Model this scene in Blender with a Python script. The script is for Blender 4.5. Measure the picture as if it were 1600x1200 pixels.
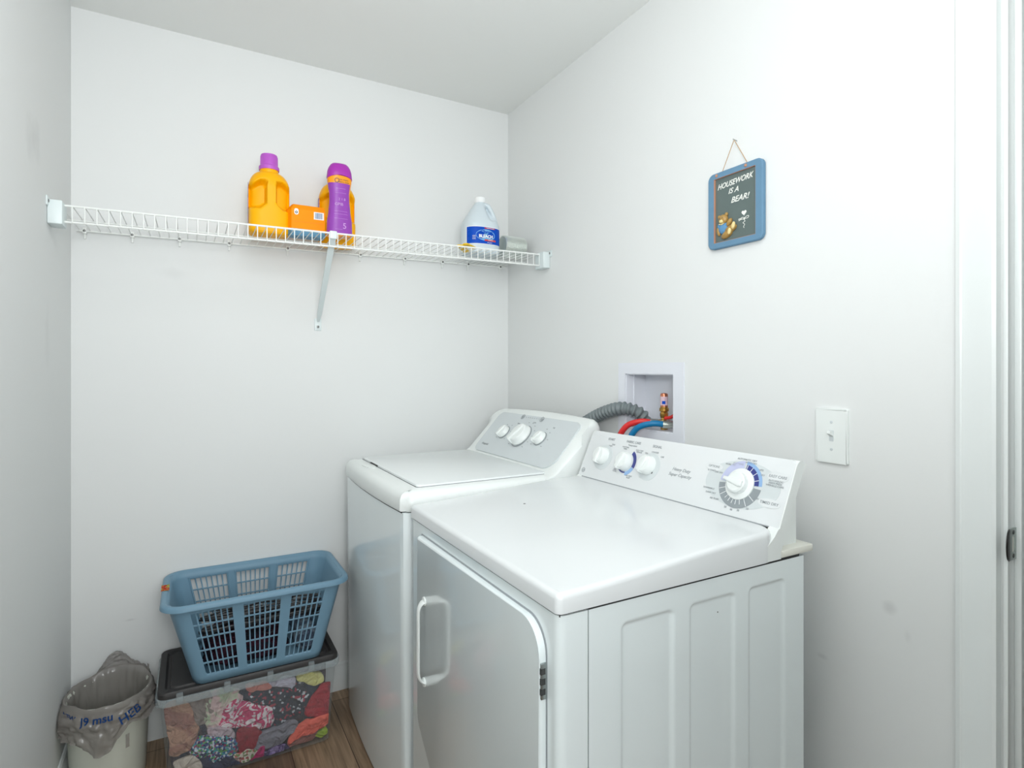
import bpy, bmesh, math, random
from mathutils import Vector, Matrix, noise
for o in list(bpy.data.objects): bpy.data.objects.remove(o)
scn = bpy.context.scene; C = scn.collection
R, L, D, H = 1.278, -0.340, 2.297, 2.44      # right wall x, left wall x, back wall y, ceiling
PSI, HC = 0.507, 1.265
# ---------------- camera ----------------
cam = bpy.data.objects.new('camera', bpy.data.cameras.new('camera')); C.objects.link(cam)
cam.location = (0, 0, HC); cam.rotation_euler = (math.pi/2, 0, -PSI)
cam.data.lens = 890/1600*36; cam.data.sensor_width = 36
cam.data.shift_x = 7/1600; cam.data.shift_y = -23/1600
cam.data.clip_start = .01
scn.camera = cam
# ---------------- world and exposure ----------------
w = bpy.data.worlds.new('world'); scn.world = w; w.use_nodes = True
w.node_tree.nodes['Background'].inputs[0].default_value = (.8, .9, 1, 1)
w.node_tree.nodes['Background'].inputs[1].default_value = .3
scn.view_settings.view_transform = 'Standard'; scn.view_settings.look = 'None'
scn.view_settings.gamma = 1; scn.view_settings.use_curve_mapping = False
scn.view_settings.exposure = 0.09
# ---------------- lights ----------------
def area(name, loc, target, size, power, col):
    d = bpy.data.lights.new(name, 'AREA'); d.shape = 'DISK'; d.size = size; d.energy = power; d.color = col
    o = bpy.data.objects.new(name, d); C.objects.link(o); o.location = loc
    o.rotation_euler = (Vector(target)-Vector(loc)).to_track_quat('-Z', 'Y').to_euler(); return o
area('ceiling_light', (.22, .80, 2.36), (.45, 1.1, 0), .40, 3.6, (.985, .985, 1))
area('flash_light', (.05, -.10, 1.55), (.25, .60, 2.44), .35, 16, (.975, .985, 1))
area('added_fill_light', (.15, -1.40, 1.6), (.35, 1.6, 1.9), 1.0, 22, (.965, .98, 1))  # large soft fill, added behind the camera to even out the walls
area('added_hall_fill', (2.0, -.3, 2.40), (2.0, -.3, 0), .3, .35, (1, .98, .95))  # added fill with no known source, keeps the hall dimly lit

# ---------------- materials ----------------
def lin(c): return tuple(((v/255)/12.92 if v/255 <= .04045 else ((v/255+.055)/1.055)**2.4) for v in c)
def nn(m, t, **k):
    n = m.node_tree.nodes.new(t)
    for a, v in k.items(): setattr(n, a, v)
    return n
def mat(name, rgb, rough=.5, metal=0, spec=.5, coat=0, bump=None, var=None, trans=0, alpha=1, sss=0):
    m = bpy.data.materials.new(name); m.use_nodes = True
    b = m.node_tree.nodes['Principled BSDF']; lk = m.node_tree.links
    c = lin(rgb)+(1,)
    b.inputs['Base Color'].default_value = c; b.inputs['Roughness'].default_value = rough
    b.inputs['Metallic'].default_value = metal; b.inputs['Specular IOR Level'].default_value = spec
    b.inputs['Coat Weight'].default_value = coat; b.inputs['Coat Roughness'].default_value = .06
    b.inputs['Transmission Weight'].default_value = trans; b.inputs['Alpha'].default_value = alpha
    tc = nn(m, 'ShaderNodeTexCoord')
    if var:                                           # (scale, amount)
        n = nn(m, 'ShaderNodeTexNoise'); n.inputs['Scale'].default_value = var[0]; n.inputs['Detail'].default_value = 5
        r = nn(m, 'ShaderNodeMapRange'); r.inputs['To Min'].default_value = 1-var[1]; r.inputs['To Max'].default_value = 1+var[1]*.4
        x = nn(m, 'ShaderNodeVectorMath', operation='SCALE'); x.inputs[0].default_value = c[:3]
        lk.new(tc.outputs['Object'], n.inputs['Vector']); lk.new(n.outputs['Fac'], r.inputs['Value'])
        lk.new(r.outputs[0], x.inputs['Scale']); lk.new(x.outputs[0], b.inputs['Base Color'])
    if bump:                                          # (scale, strength)
        n = nn(m, 'ShaderNodeTexNoise'); n.inputs['Scale'].default_value = bump[0]; n.inputs['Detail'].default_value = 4
        u = nn(m, 'ShaderNodeBump'); u.inputs['Strength'].default_value = bump[1]; u.inputs['Distance'].default_value = .002
        lk.new(tc.outputs['Object'], n.inputs['Vector']); lk.new(n.outputs['Fac'], u.inputs['Height']); lk.new(u.outputs[0], b.inputs['Normal'])
    return m
def smudge(m, spots, dark=.85):
    """scuff marks on a painted wall: (x,y,z,radius)"""
    lk = m.node_tree.links; b = m.node_tree.nodes['Principled BSDF']
    tc = nn(m, 'ShaderNodeTexCoord')
    base = b.inputs['Base Color'].default_value[:3]; last = None
    for (x, y, z, sx, sz, k) in spots:
        mp = nn(m, 'ShaderNodeVectorMath', operation='SUBTRACT'); mp.inputs[1].default_value = (x, y, z)
        lk.new(tc.outputs['Object'], mp.inputs[0])
        n = nn(m, 'ShaderNodeTexNoise'); n.inputs['Scale'].default_value = 14; n.inputs['Detail'].default_value = 6
        lk.new(tc.outputs['Object'], n.inputs['Vector'])
        sc = nn(m, 'ShaderNodeVectorMath', operation='DIVIDE'); sc.inputs[1].default_value = (sx, sx, sz)
        lk.new(mp.outputs[0], sc.inputs[0])
        ln = nn(m, 'ShaderNodeVectorMath', operation='LENGTH'); lk.new(sc.outputs[0], ln.inputs[0])
        ad = nn(m, 'ShaderNodeMath', operation='MULTIPLY_ADD'); ad.inputs[1].default_value = 1.6
        lk.new(n.outputs['Fac'], ad.inputs[0]); lk.new(ln.outputs['Value'], ad.inputs[2])
        mr = nn(m, 'ShaderNodeMapRange'); mr.interpolation_type = 'SMOOTHSTEP'
        mr.inputs['From Min'].default_value = .8; mr.inputs['From Max'].default_value = 1.75
        mr.inputs['To Min'].default_value = k; mr.inputs['To Max'].default_value = 1
        lk.new(ad.outputs[0], mr.inputs['Value'])
        if last is None: last = mr.outputs[0]
        else:
            mm = nn(m, 'ShaderNodeMath', operation='MULTIPLY'); lk.new(last, mm.inputs[0]); lk.new(mr.outputs[0], mm.inputs[1]); last = mm.outputs[0]
    x = nn(m, 'ShaderNodeVectorMath', operation='SCALE'); x.inputs[0].default_value = base
    lk.new(last, x.inputs['Scale']); lk.new(x.outputs[0], b.inputs['Base Color'])
WALL = (230, 232.5, 231.5)
M = {}
M['wall'] = mat('wall_paint', WALL, .62, spec=.25, bump=(160, .05))
M['wall_r'] = mat('wall_paint_right', WALL, .62, spec=.25, bump=(160, .05))
smudge(M['wall_r'], [(R, .654, .765, .02, .02, .86), (R, .80, .60, .015, .008, .9), (R, .62, .72, .01, .02, .93)])
M['wall_l'] = mat('wall_paint_left', WALL, .62, spec=.25, bump=(160, .05))
smudge(M['wall_l'], [(L, 1.80, 1.83, .09, .09, .90), (L, 1.95, 1.35, .05, .12, .95)])
M['wall_b'] = mat('wall_paint_back', WALL, .62, spec=.25, bump=(160, .05))
smudge(M['wall_b'], [(-.18, D, .42, .03, .006, .85), (-.06, D, 1.60, .09, .03, .95)])
M['ceil'] = mat('ceiling_paint', (237, 239.5, 237), .9, spec=.1, bump=(220, .05))
M['trim'] = mat('trim_paint', (232, 237, 236), .3)
M['hall'] = mat('hall_paint', (150, 146, 148), .8)
M['enamel'] = mat('white_enamel', (237, 246, 247), .12, coat=.3)
M['enamel_top'] = mat('white_enamel_top', (230, 234, 235), .22, coat=.2)
M['lidwhite'] = mat('washer_lid_white', (241, 246, 246), .25, coat=.2)
M['plastic'] = mat('white_plastic', (238, 243, 241), .35)
M['cream'] = mat('cream_plastic', (232, 232, 222), .4)
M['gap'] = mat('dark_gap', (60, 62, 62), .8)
M['panelgrey'] = mat('panel_grey', (212, 219, 221), .35)
M['knobgrey'] = mat('knob_skirt_grey', (150, 156, 158), .35)
M['print'] = mat('grey_print', (158, 164, 168), .5)
M['printdark'] = mat('dark_print', (70, 72, 78), .5)
M['ovalgrey'] = mat('dial_field_grey', (214, 221, 222), .4)
M['segmentgrey'] = mat('dial_segment_grey', (150, 158, 162), .4)
M['navy'] = mat('dial_navy', (62, 70, 140), .4)
M['sky'] = mat('dial_light_blue', (150, 186, 228), .4)
M['lavender'] = mat('dial_lavender', (198, 203, 232), .4)
M['white'] = mat('pure_white', (245, 248, 248), .5)
M['steel'] = mat('steel', (170, 176, 176), .28, metal=1)
M['screw'] = mat('screw_metal', (120, 122, 120), .4, metal=1)
M['chrome'] = mat('plated_fitting', (200, 205, 195), .22, metal=1)
M['wire'] = mat('wire_coating', (240, 243, 240), .35)
M['bracket'] = mat('bracket_paint', (222, 232, 232), .4)
M['yellow'] = mat('jug_yellow', (253, 182, 0), .4, spec=.25)
M['purplecap'] = mat('lilac_cap', (188, 92, 200), .35)
M['purplecap2'] = mat('purple_cap', (165, 45, 170), .35)
M['orange'] = mat('carton_orange', (252, 150, 0), .55, spec=.2)
M['orangedk'] = mat('carton_orange_side', (240, 130, 10), .5)
M['cartonblue'] = mat('carton_blue', (84, 140, 172), .5)
M['orangeb'] = mat('bottle_orange', (252, 160, 8), .3)
M['bleach'] = mat('bleach_jug', (212, 224, 230), .35)
M['bluelabel'] = mat('blue_label', (0, 76, 190), .45, spec=.2)
M['glow'] = mat('label_light_blue', (120, 180, 225), .4)
M['redink'] = mat('red_ink', (214, 70, 62), .4)
M['foil'] = mat('foil', (225, 230, 226), .3, metal=.85, bump=(60, .3))
M['yellowcloth'] = mat('yellow_plastic', (238, 196, 20), .5)
M['boardblue'] = mat('frame_blue', (108, 146, 174), .7, spec=.2, var=(30, .12))
M['slate'] = mat('slate', (98, 112, 110), .8, var=(18, .1))
M['rust'] = mat('rubbed_wood_edge', (192, 140, 112), .7)
M['twine'] = mat('twine', (186, 150, 104), .8)
M['bear'] = mat('bear_brown', (176, 140, 76), .35, var=(120, .25))
M['bearlight'] = mat('bear_muzzle', (236, 214, 150), .4)
M['bearblue'] = mat('bear_shirt', (98, 146, 186), .6, spec=.2)
M['hose'] = mat('grey_hose', (118, 128, 130), .45)
M['red'] = mat('red_rubber', (222, 48, 48), .4)
M['blue'] = mat('blue_rubber', (8, 120, 172), .4)
M['boxwhite'] = mat('box_plastic', (230, 233, 240), .45)
M['copper'] = mat('copper', (214, 140, 110), .28, metal=1)
M['brass'] = mat('brass', (200, 156, 80), .28, metal=1)
M['arrlabel'] = mat('arrestor_label', (226, 196, 206), .5)
M['basket'] = mat('basket_blue', (116, 152, 174), .42, spec=.35)
M['blackplastic'] = mat('black_plastic', (38, 38, 40), .35)
M['lid'] = mat('tote_lid', (52, 50, 50), .5, bump=(300, .1))
M['bin'] = mat('bin_white', (216, 220, 208), .45)
M['bluetext'] = mat('blue_ink', (28, 84, 158), .5)
def clear(name, tint, dens, refl):
    m = bpy.data.materials.new(name); m.use_nodes = True; nt = m.node_tree; nt.nodes.clear()
    out = nn(m, 'ShaderNodeOutputMaterial'); t = nn(m, 'ShaderNodeBsdfTransparent'); d = nn(m, 'ShaderNodeBsdfDiffuse'); g = nn(m, 'ShaderNodeBsdfGlossy')
    t.inputs[0].default_value = (.97, .98, .98, 1); d.inputs[0].default_value = lin(tint)+(1,); g.inputs['Roughness'].default_value = .15
    a = nn(m, 'ShaderNodeMixShader'); a.inputs[0].default_value = dens; b = nn(m, 'ShaderNodeMixShader'); b.inputs[0].default_value = refl
    nt.links.new(t.outputs[0], a.inputs[1]); nt.links.new(d.outputs[0], a.inputs[2]); nt.links.new(a.outputs[0], b.inputs[1]); nt.links.new(g.outputs[0], b.inputs[2]); nt.links.new(b.outputs[0], out.inputs[0])
    return m
M['clear'] = clear('clear_plastic', (215, 222, 226), .12, .05)
M['clearrim'] = clear('clear_plastic_rim', (205, 218, 222), .30, .06)
M['bag'] = clear('grey_bag_film', (146, 141, 136), .74, .035)
def planks():
    m = mat('wood_plank_vinyl', (110, 92, 78), .45, spec=.35); lk = m.node_tree.links; b = m.node_tree.nodes['Principled BSDF']
    tc = nn(m, 'ShaderNodeTexCoord'); mp = nn(m, 'ShaderNodeMapping'); mp.inputs['Rotation'].default_value = (0, 0, math.pi/2); mp.inputs['Location'].default_value = (.32, .423, 0)
    lk.new(tc.outputs['Object'], mp.inputs[0])
    br = nn(m, 'ShaderNodeTexBrick'); br.inputs['Color1'].default_value = lin((118, 98, 82))+(1,); br.inputs['Color2'].default_value = lin((176, 150, 122))+(1,)
    br.inputs['Mortar'].default_value = lin((66, 52, 42))+(1,); br.inputs['Scale'].default_value = 1; br.inputs['Brick Width'].default_value = .95
    br.inputs['Row Height'].default_value = .178; br.inputs['Mortar Size'].default_value = .0012; br.inputs['Bias'].default_value = -.1
    br.offset = .42
    lk.new(mp.outputs[0], br.inputs['Vector'])
    st = nn(m, 'ShaderNodeMapping'); st.inputs['Scale'].default_value = (60, 3, 1); lk.new(tc.outputs['Object'], st.inputs[0])
    n = nn(m, 'ShaderNodeTexNoise'); n.inputs['Scale'].default_value = 1.5; n.inputs['Detail'].default_value = 8; n.inputs['Distortion'].default_value = .6
    lk.new(st.outputs[0], n.inputs['Vector'])
    r = nn(m, 'ShaderNodeMapRange'); r.inputs['From Min'].default_value = .3; r.inputs['From Max'].default_value = .7; r.inputs['To Min'].default_value = .55; r.inputs['To Max'].default_value = 1.2
    lk.new(n.outputs['Fac'], r.inputs['Value'])
    x = nn(m, 'ShaderNodeVectorMath', operation='SCALE'); lk.new(br.outputs['Color'], x.inputs[0]); lk.new(r.outputs[0], x.inputs['Scale']); lk.new(x.outputs[0], b.inputs['Base Color'])
    return m
M['floor'] = planks()
def fabric(name, cols, scale=40, kind='plain', rough=.9):
    m = mat(name, cols[0], rough, spec=.15); lk = m.node_tree.links; b = m.node_tree.nodes['Principled BSDF']
    tc = nn(m, 'ShaderNodeTexCoord')
    if len(cols) > 1:
        t = nn(m, 'ShaderNodeTexVoronoi') if kind == 'fleck' else nn(m, 'ShaderNodeTexNoise')
        t.inputs['Scale'].default_value = scale
        if kind != 'fleck': t.inputs['Detail'].default_value = 3; t.inputs['Distortion'].default_value = 1.0
        lk.new(tc.outputs['Object'], t.inputs['Vector'])
        cr = nn(m, 'ShaderNodeValToRGB'); cr.color_ramp.interpolation = 'CONSTANT' if kind != 'soft' else 'LINEAR'
        e = cr.color_ramp.elements; e[0].color = lin(cols[0])+(1,); e[0].position = 0
        if kind == 'fleck':
            sp = nn(m, 'ShaderNodeSeparateColor'); lk.new(t.outputs['Color'], sp.inputs[0]); src = sp.outputs[0]; ps = [i/len(cols) for i in range(len(cols))]
        else:
            src = t.outputs['Fac']; ps = [.32+.36*i/len(cols) for i in range(len(cols))]
        e[1].position = ps[1]; e[1].color = lin(cols[1])+(1,)
        for i in range(2, len(cols)):
            q = e.new(ps[i]); q.color = lin(cols[i])+(1,)
        lk.new(src, cr.inputs[0]); lk.new(cr.outputs[0], b.inputs['Base Color'])
    n = nn(m, 'ShaderNodeTexNoise'); n.inputs['Scale'].default_value = 26; n.inputs['Detail'].default_value = 3; n.inputs['Distortion'].default_value = 1.5
    u = nn(m, 'ShaderNodeBump'); u.inputs['Strength'].default_value = .9; u.inputs['Distance'].default_value = .03
    lk.new(tc.outputs['Object'], n.inputs['Vector']); lk.new(n.outputs['Fac'], u.inputs['Height']); lk.new(u.outputs[0], b.inputs['Normal'])
    return m

# ---------------- helpers ----------------
OFF = {}
def link(name, me, parent=None):
    o = bpy.data.objects.new(name, me); C.objects.link(o)
    if parent is not None:
        o.parent = parent; off = OFF.get(parent.name, Vector((0, 0, 0))); OFF[o.name] = off
        me.transform(Matrix.Translation(-off))
    return o
def obj(name, bm, m, parent=None, smooth=35):
    me = bpy.data.meshes.new(name)
    bmesh.ops.recalc_face_normals(bm, faces=bm.faces)
    bm.to_mesh(me); bm.free(); me.materials.append(m)
    if smooth:
        for p in me.polygons: p.use_smooth = True
        me.set_sharp_from_angle(angle=math.radians(smooth))
    o = link(name, me, parent)
    if parent is None: OFF[o.name] = Vector((0, 0, 0))
    return o
def thing(name, label, cat, loc, group=None):
    o = bpy.data.objects.new(name, None); C.objects.link(o); o.empty_display_size = .05
    o.location = loc; OFF[o.name] = Vector(loc); o['label'] = label; o['category'] = cat
    if group: o['group'] = group
    return o
def tag(o, label, cat, group=None):
    o['label'] = label; o['category'] = cat
    if group: o['group'] = group
    return o
def struct(name, bm, m, smooth=35):
    o = obj(name, bm, m, None, smooth); o['kind'] = 'structure'; return o
def lab(o, t): o['label'] = t; return o
def box(lo, hi, bev=0, seg=2, bm=None):
    bm = bm or bmesh.new(); n0 = len(bm.verts)
    vs = [bm.verts.new((lo[0] if i & 1 == 0 else hi[0], lo[1] if i & 2 == 0 else hi[1], lo[2] if i & 4 == 0 else hi[2])) for i in range(8)]
    fs = [bm.faces.new([vs[j] for j in f]) for f in ((0, 2, 3, 1), (4, 5, 7, 6), (0, 1, 5, 4), (2, 6, 7, 3), (0, 4, 6, 2), (1, 3, 7, 5))]
    if bev:
        es = {e for f in fs for e in f.edges}
        bmesh.ops.bevel(bm, geom=list(es), offset=bev, segments=seg, affect='EDGES', profile=.5)
    return bm
class Fr:                                             # a local frame: u right, v up, n outwards
    def __init__(s, O, u, v):
        s.O = Vector(O); s.u = Vector(u).normalized(); s.v = Vector(v).normalized(); s.n = s.u.cross(s.v)
    def __call__(s, a, b, c=0): return s.O+s.u*a+s.v*b+s.n*c
    def mat(s): 
        m = Matrix((s.u, s.v, s.n)).transposed().to_4x4(); m.translation = s.O; return m
def slab(fr, pts, d0, d1, bev=0, seg=2, bm=None, topfn=None):
    """prism of outline pts from depth d0 to d1 along the frame normal, front edge bevelled"""
    bm = bm or bmesh.new()
    a = [bm.verts.new(fr(x, y, d0)) for x, y in pts]; b = [bm.verts.new(fr(x, y, d1 if topfn is None else topfn(x, y))) for x, y in pts]
    bm.faces.new(a[::-1]); top = bm.faces.new(b); n = len(pts)
    for i in range(n): bm.faces.new((a[i], a[(i+1) % n], b[(i+1) % n], b[i]))
    if bev: bmesh.ops.bevel(bm, geom=list(top.edges), offset=bev, segments=seg, affect='EDGES', profile=.5)
    return bm
def rrect(x0, y0, x1, y1, r, n=6):
    rs = r if isinstance(r, (list, tuple)) else (r,)*4          # BL, BR, TR, TL
    out = []
    for (cx, cy, a, q) in ((x0, y0, math.pi, rs[0]), (x1, y0, 1.5*math.pi, rs[1]), (x1, y1, 0, rs[2]), (x0, y1, .5*math.pi, rs[3])):
        sx = 1 if cx == x0 else -1; sy = 1 if cy == y0 else -1
        if q <= 1e-6: out.append((cx, cy)); continue
        for i in range(n+1):
            t = a+i/n*math.pi/2; out.append((cx+sx*q+q*math.cos(t), cy+sy*q+q*math.sin(t)))
    return out
def ell(cx, cy, rx, ry, n=40, a0=0, a1=2*math.pi):
    return [(cx+rx*math.cos(a0+(a1-a0)*i/n), cy+ry*math.sin(a0+(a1-a0)*i/n)) for i in range(n)]
def arc(fr, cx, cy, r0, r1, a0, a1, d0, d1, bm=None, n=20, sx=1):
    a0, a1 = math.radians(a0), math.radians(a1)
    P = [(cx+sx*r1*math.cos(a0+(a1-a0)*i/n), cy+r1*math.sin(a0+(a1-a0)*i/n)) for i in range(n+1)]
    Q = [(cx+sx*r0*math.cos(a0+(a1-a0)*i/n), cy+r0*math.sin(a0+(a1-a0)*i/n)) for i in range(n+1)]
    bm = bm or bmesh.new()
    V = [[bm.verts.new(fr(x, y, d)) for x, y in S] for S, d in ((P, d1), (Q, d1), (P, d0), (Q, d0))]
    for i in range(n):
        bm.faces.new((V[0][i], V[0][i+1], V[1][i+1], V[1][i])); bm.faces.new((V[2][i], V[3][i], V[3][i+1], V[2][i+1]))
        bm.faces.new((V[0][i], V[2][i], V[2][i+1], V[0][i+1])); bm.faces.new((V[1][i], V[1][i+1], V[3][i+1], V[3][i]))
    for i in (0, n): bm.faces.new((V[0][i], V[1][i], V[3][i], V[2][i]))
    return bm
def tube(path, r, seg=8, bm=None, closed=False, rf=None):
    bm = bm or bmesh.new(); P = [Vector(p) for p in path]; n = len(P); rings = []; prev = None
    for i, p in enumerate(P):
        t = ((P[(i+1) % n]-P[i-1]) if closed else (P[min(i+1, n-1)]-P[max(i-1, 0)])).normalized()
        if prev is None:
            a = Vector((0, 0, 1)) if abs(t.z) < .9 else Vector((1, 0, 0)); x = t.cross(a).normalized()
        else: x = (prev-t*prev.dot(t)).normalized()
        prev = x; y = t.cross(x); rr = rf(i/(n-1)) if rf else r
        rings.append([bm.verts.new(p+x*rr*math.cos(2*math.pi*k/seg)+y*rr*math.sin(2*math.pi*k/seg)) for k in range(seg)])
    for i in range(n if closed else n-1):
        A, B = rings[i], rings[(i+1) % n]
        for k in range(seg): bm.faces.new((A[k], A[(k+1) % seg], B[(k+1) % seg], B[k]))
    if not closed: bm.faces.new(rings[0][::-1]); bm.faces.new(rings[-1])
    return bm
def spline(pts, n=8):
    P = [Vector(p) for p in pts]; P = [P[0]*2-P[1]]+P+[P[-1]*2-P[-2]]; out = []
    for i in range(1, len(P)-2):
        for k in range(n):
            t = k/n; a, b, c, d = P[i-1:i+3]
            out.append(.5*((2*b)+(c-a)*t+(2*a-5*b+4*c-d)*t*t+(3*b-a-3*c+d)*t**3))
    out.append(P[-2]); return out
def lathe(fr, prof, seg=32, bm=None):
    """profile of (radius, height along n) around the frame origin"""
    bm = bm or bmesh.new(); rings = []
    for r, h in prof:
        rings.append([bm.verts.new(fr(r*math.cos(2*math.pi*k/seg), r*math.sin(2*math.pi*k/seg), h)) for k in range(seg)])
    for A, B in zip(rings, rings[1:]):
        for k in range(seg): bm.faces.new((A[k], A[(k+1) % seg], B[(k+1) % seg], B[k]))
    bm.faces.new(rings[0][::-1]); bm.faces.new(rings[-1]); return bm
def loft(rings, bm=None, cap=True):
    bm = bm or bmesh.new(); V = [[bm.verts.new(p) for p in r] for r in rings]; n = len(V[0])
    for A, B in zip(V, V[1:]):
        for k in range(n): bm.faces.new((A[k], A[(k+1) % n], B[(k+1) % n], B[k]))
    if cap: bm.faces.new(V[0][::-1]); bm.faces.new(V[-1])
    return bm
def sup(cx, cy, z, a, b, e=2.6, n=48, rot=0):
    out = []
    for k in range(n):
        t = 2*math.pi*k/n; c, s = math.cos(t), math.sin(t)
        x = a*abs(c)**(2/e)*(1 if c >= 0 else -1); y = b*abs(s)**(2/e)*(1 if s >= 0 else -1)
        out.append(Vector((cx+x*math.cos(rot)-y*math.sin(rot), cy+x*math.sin(rot)+y*math.cos(rot), z)))
    return out
def text(name, s, fr, x, y, size, m, parent, shear=0, align='CENTER', warp=None, bold=0, d=.0005, extr=.0002):
    cu = bpy.data.curves.new(name, 'FONT'); cu.body = s; cu.size = size; cu.align_x = align; cu.align_y = 'CENTER'; cu.shear = shear
    cu.extrude = extr; cu.offset = bold; cu.resolution_u = 3; cu.space_line = .9
    t = bpy.data.objects.new('tmp_text', cu); C.objects.link(t)
    bpy.context.view_layer.update()
    me = bpy.data.meshes.new_from_object(t.evaluated_get(bpy.context.evaluated_depsgraph_get()))
    bpy.data.objects.remove(t)
    for v in me.vertices:
        a, b, c = v.co.x+x, v.co.y+y, v.co.z+d
        v.co = warp(a, b, c) if warp else fr(a, b, c)
    me.name = name; me.materials.clear(); me.materials.append(m)
    return link(name, me, parent)
def join_text(name, items, fr, m, parent, **k):
    """several small words on one panel as ONE lettering part"""
    bm = bmesh.new()
    for (s, x, y, size) in items:
        o = text('tmp', s, fr, x, y, size, m, None, **k); bm.from_mesh(o.data); bpy.data.objects.remove(o)
    me = bpy.data.meshes.new(name); bm.to_mesh(me); bm.free(); me.materials.append(m)
    return link(name, me, parent)
def WF(y, z, x=R): return Fr((x, y, z), (0, -1, 0), (0, 0, 1))      # frame on a surface facing -X
def SF(x, z, y): return Fr((x, y, z), (1, 0, 0), (0, 0, 1))         # frame on a surface facing -Y
def sm(a, b, x):
    t = max(0, min(1, (x-a)/(b-a))); return t*t*(3-2*t)

# ================= the room =================
HY0, HY1 = -.36, .455            # door opening in the right wall
F0 = -1.80                        # wall behind the camera
struct('floor', box((L-.1, F0-.1, -.05), (2.7, D+.1, 0)), M['floor'])
struct('ceiling', box((L-.1, F0-.1, H), (2.7, D+.1, H+.05)), M['ceil'])
struct('wall_left', box((L-.1, F0, 0), (L, D, H)), M['wall_l'])
struct('wall_back', box((L-.1, D, 0), (R+.12, D+.1, H)), M['wall_b'])
struct('wall_front', box((L-.1, F0-.1, 0), (R+.12, F0, H)), M['wall'])
bm = bmesh.new()
ys = [F0, HY0, HY1, 1.262, 1.481, D]; zs = [0, 1.069, 1.25, 2.05, H]
for i in range(len(ys)-1):
    for j in range(len(zs)-1):
        if i == 1 and j < 3: continue
        if i == 3 and j == 1: continue
        box((R, ys[i], zs[j]), (R+.12, ys[i+1], zs[j+1]), bm=bm)
bmesh.ops.remove_doubles(bm, verts=bm.verts, dist=1e-5)
struct('wall_right', bm, M['wall_r'], 0)
struct('wall_hall', box((2.6, F0, 0), (2.7, D, H)), M['hall'])
bm = box((R+.12, 1.3, 0), (2.6, 1.4, H)); box((R+.12, F0-.1, 0), (2.6, F0, H), bm=bm); struct('wall_hall_ends', bm, M['hall'])
# baseboards
def base(name, fr, length, h=.105):
    prof = [(0, 0), (.014, 0), (.014, h*.72), (.009, h*.84), (.008, h*.95), (.004, h), (0, h)]
    bm = bmesh.new(); A = [bm.verts.new(fr(0, z, d)) for d, z in prof]; B = [bm.verts.new(fr(length, z, d)) for d, z in prof]
    bm.faces.new(A); bm.faces.new(B[::-1])
    for i in range(len(A)): bm.faces.new((A[i], A[(i+1) % len(A)], B[(i+1) % len(A)], B[i]))
    return struct(name, bm, M['trim'], 30)
base('baseboard_back', SF(L, 0, D), R-L)
base('baseboard_left', Fr((L, F0, 0), (0, 1, 0), (0, 0, 1)), D-F0)
base('baseboard_right', WF(D, 0), D-.53)
# door casing (profiled), jamb and stop
prof = [(0, 0), (0, .011), (.008, .0135), (.011, .012), (.030, .013), (.043, .0155), (.058, .0165), (.064, .0145), (.066, 0)]
bm = bmesh.new(); y0 = .532
A = [bm.verts.new((R-d, y0-u, 0)) for u, d in prof]; B = [bm.verts.new((R-d, y0-u, 2.12)) for u, d in prof]
bm.faces.new(A[::-1]); bm.faces.new(B)
for i in range(len(A)): bm.faces.new((A[i], B[i], B[(i+1) % len(A)], A[(i+1) % len(A)]))
struct('trim_1', bm, M['trim'], 20)
struct('trim_2', box((R-.006, HY1-.001, 0), (R+.126, HY1+.006, 2.05), .0015), M['trim'])
struct('trim_3', box((R+.018, HY1-.012, 0), (R+.050, HY1-.001, 2.05), .002), M['trim'])
struct('trim_4', box((R-.0165, -.43, 2.05), (R, .532, 2.12), .003), M['trim'])
struct('trim_5', box((R-.006, HY0-.006, 0), (R+.126, HY0+.001, 2.05), .0015), M['trim'])
# the door itself, swung open into the room behind the camera's right hand
bm = box((R-.79, HY0-.040, .012), (R-.004, HY0-.005, 2.035), .002)
struct('door_1', bm, M['trim'])
kn = obj('door_knob', lathe(Fr((R-.725, HY0-.005, .955), (-1, 0, 0), (0, 0, 1)), [(.032, 0), (.032, .004), (.012, .010), (.011, .030), (.024, .040), (.028, .052), (.022, .064), (.008, .068)], 28), M['steel'], bpy.data.objects['door_1'])
# strike plate
t = thing('strike_plate', 'metal door latch strike plate with curved lip on the white door jamb', 'strike plate', (R+.01, HY1-.001, .953))
fr = Fr((R-.0085, HY1-.0025, .953), (1, 0, 0), (0, 0, 1))
bm = bmesh.new()
for (a0, b0, a1, b1) in ((.001, -.028, .0095, .028), (.0185, -.028, .027, .028), (.0095, .014, .0185, .028), (.0095, -.028, .0185, -.014)):
    slab(fr, [(a0, b0), (a1, b0), (a1, b1), (a0, b1)], 0, .002, 0, bm=bm)
obj('plate', bm, mat('strike_metal', (176, 186, 182), .35, metal=.5), t)
bm = bmesh.new(); rings = []
for k in range(13):
    z = -.028+.056*k/12; e = math.sqrt(max(0, 1-(z/.0285)**2))
    rings.append([Vector((R-.0075-i/5*(.022*e+.002), HY1-.003-.004*math.sin(i/5*1.4)*e, .953+z)) for i in range(6)])
V = [[bm.verts.new(p) for p in r] for r in rings]
for A, B in zip(V, V[1:]):
    for i in range(5): bm.faces.new((A[i], A[i+1], B[i+1], B[i]))
o = obj('curved_lip', bm, mat('lip_metal', (70, 66, 66), .35, metal=.8), t); o.modifiers.new('s', 'SOLIDIFY').thickness = .0015
obj('latch_hole', slab(fr, [(.0095, -.014), (.0185, -.014), (.0185, .014), (.0095, .014)], .0003, .0008), M['cream'], t)
for z in (-.021, .021):
    obj('screw', lathe(Fr(fr(.014, z, .002), fr.u, fr.v), [(.004, 0), (.004, .0008), (.001, .0014)], 12), M['screw'], t)

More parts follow.
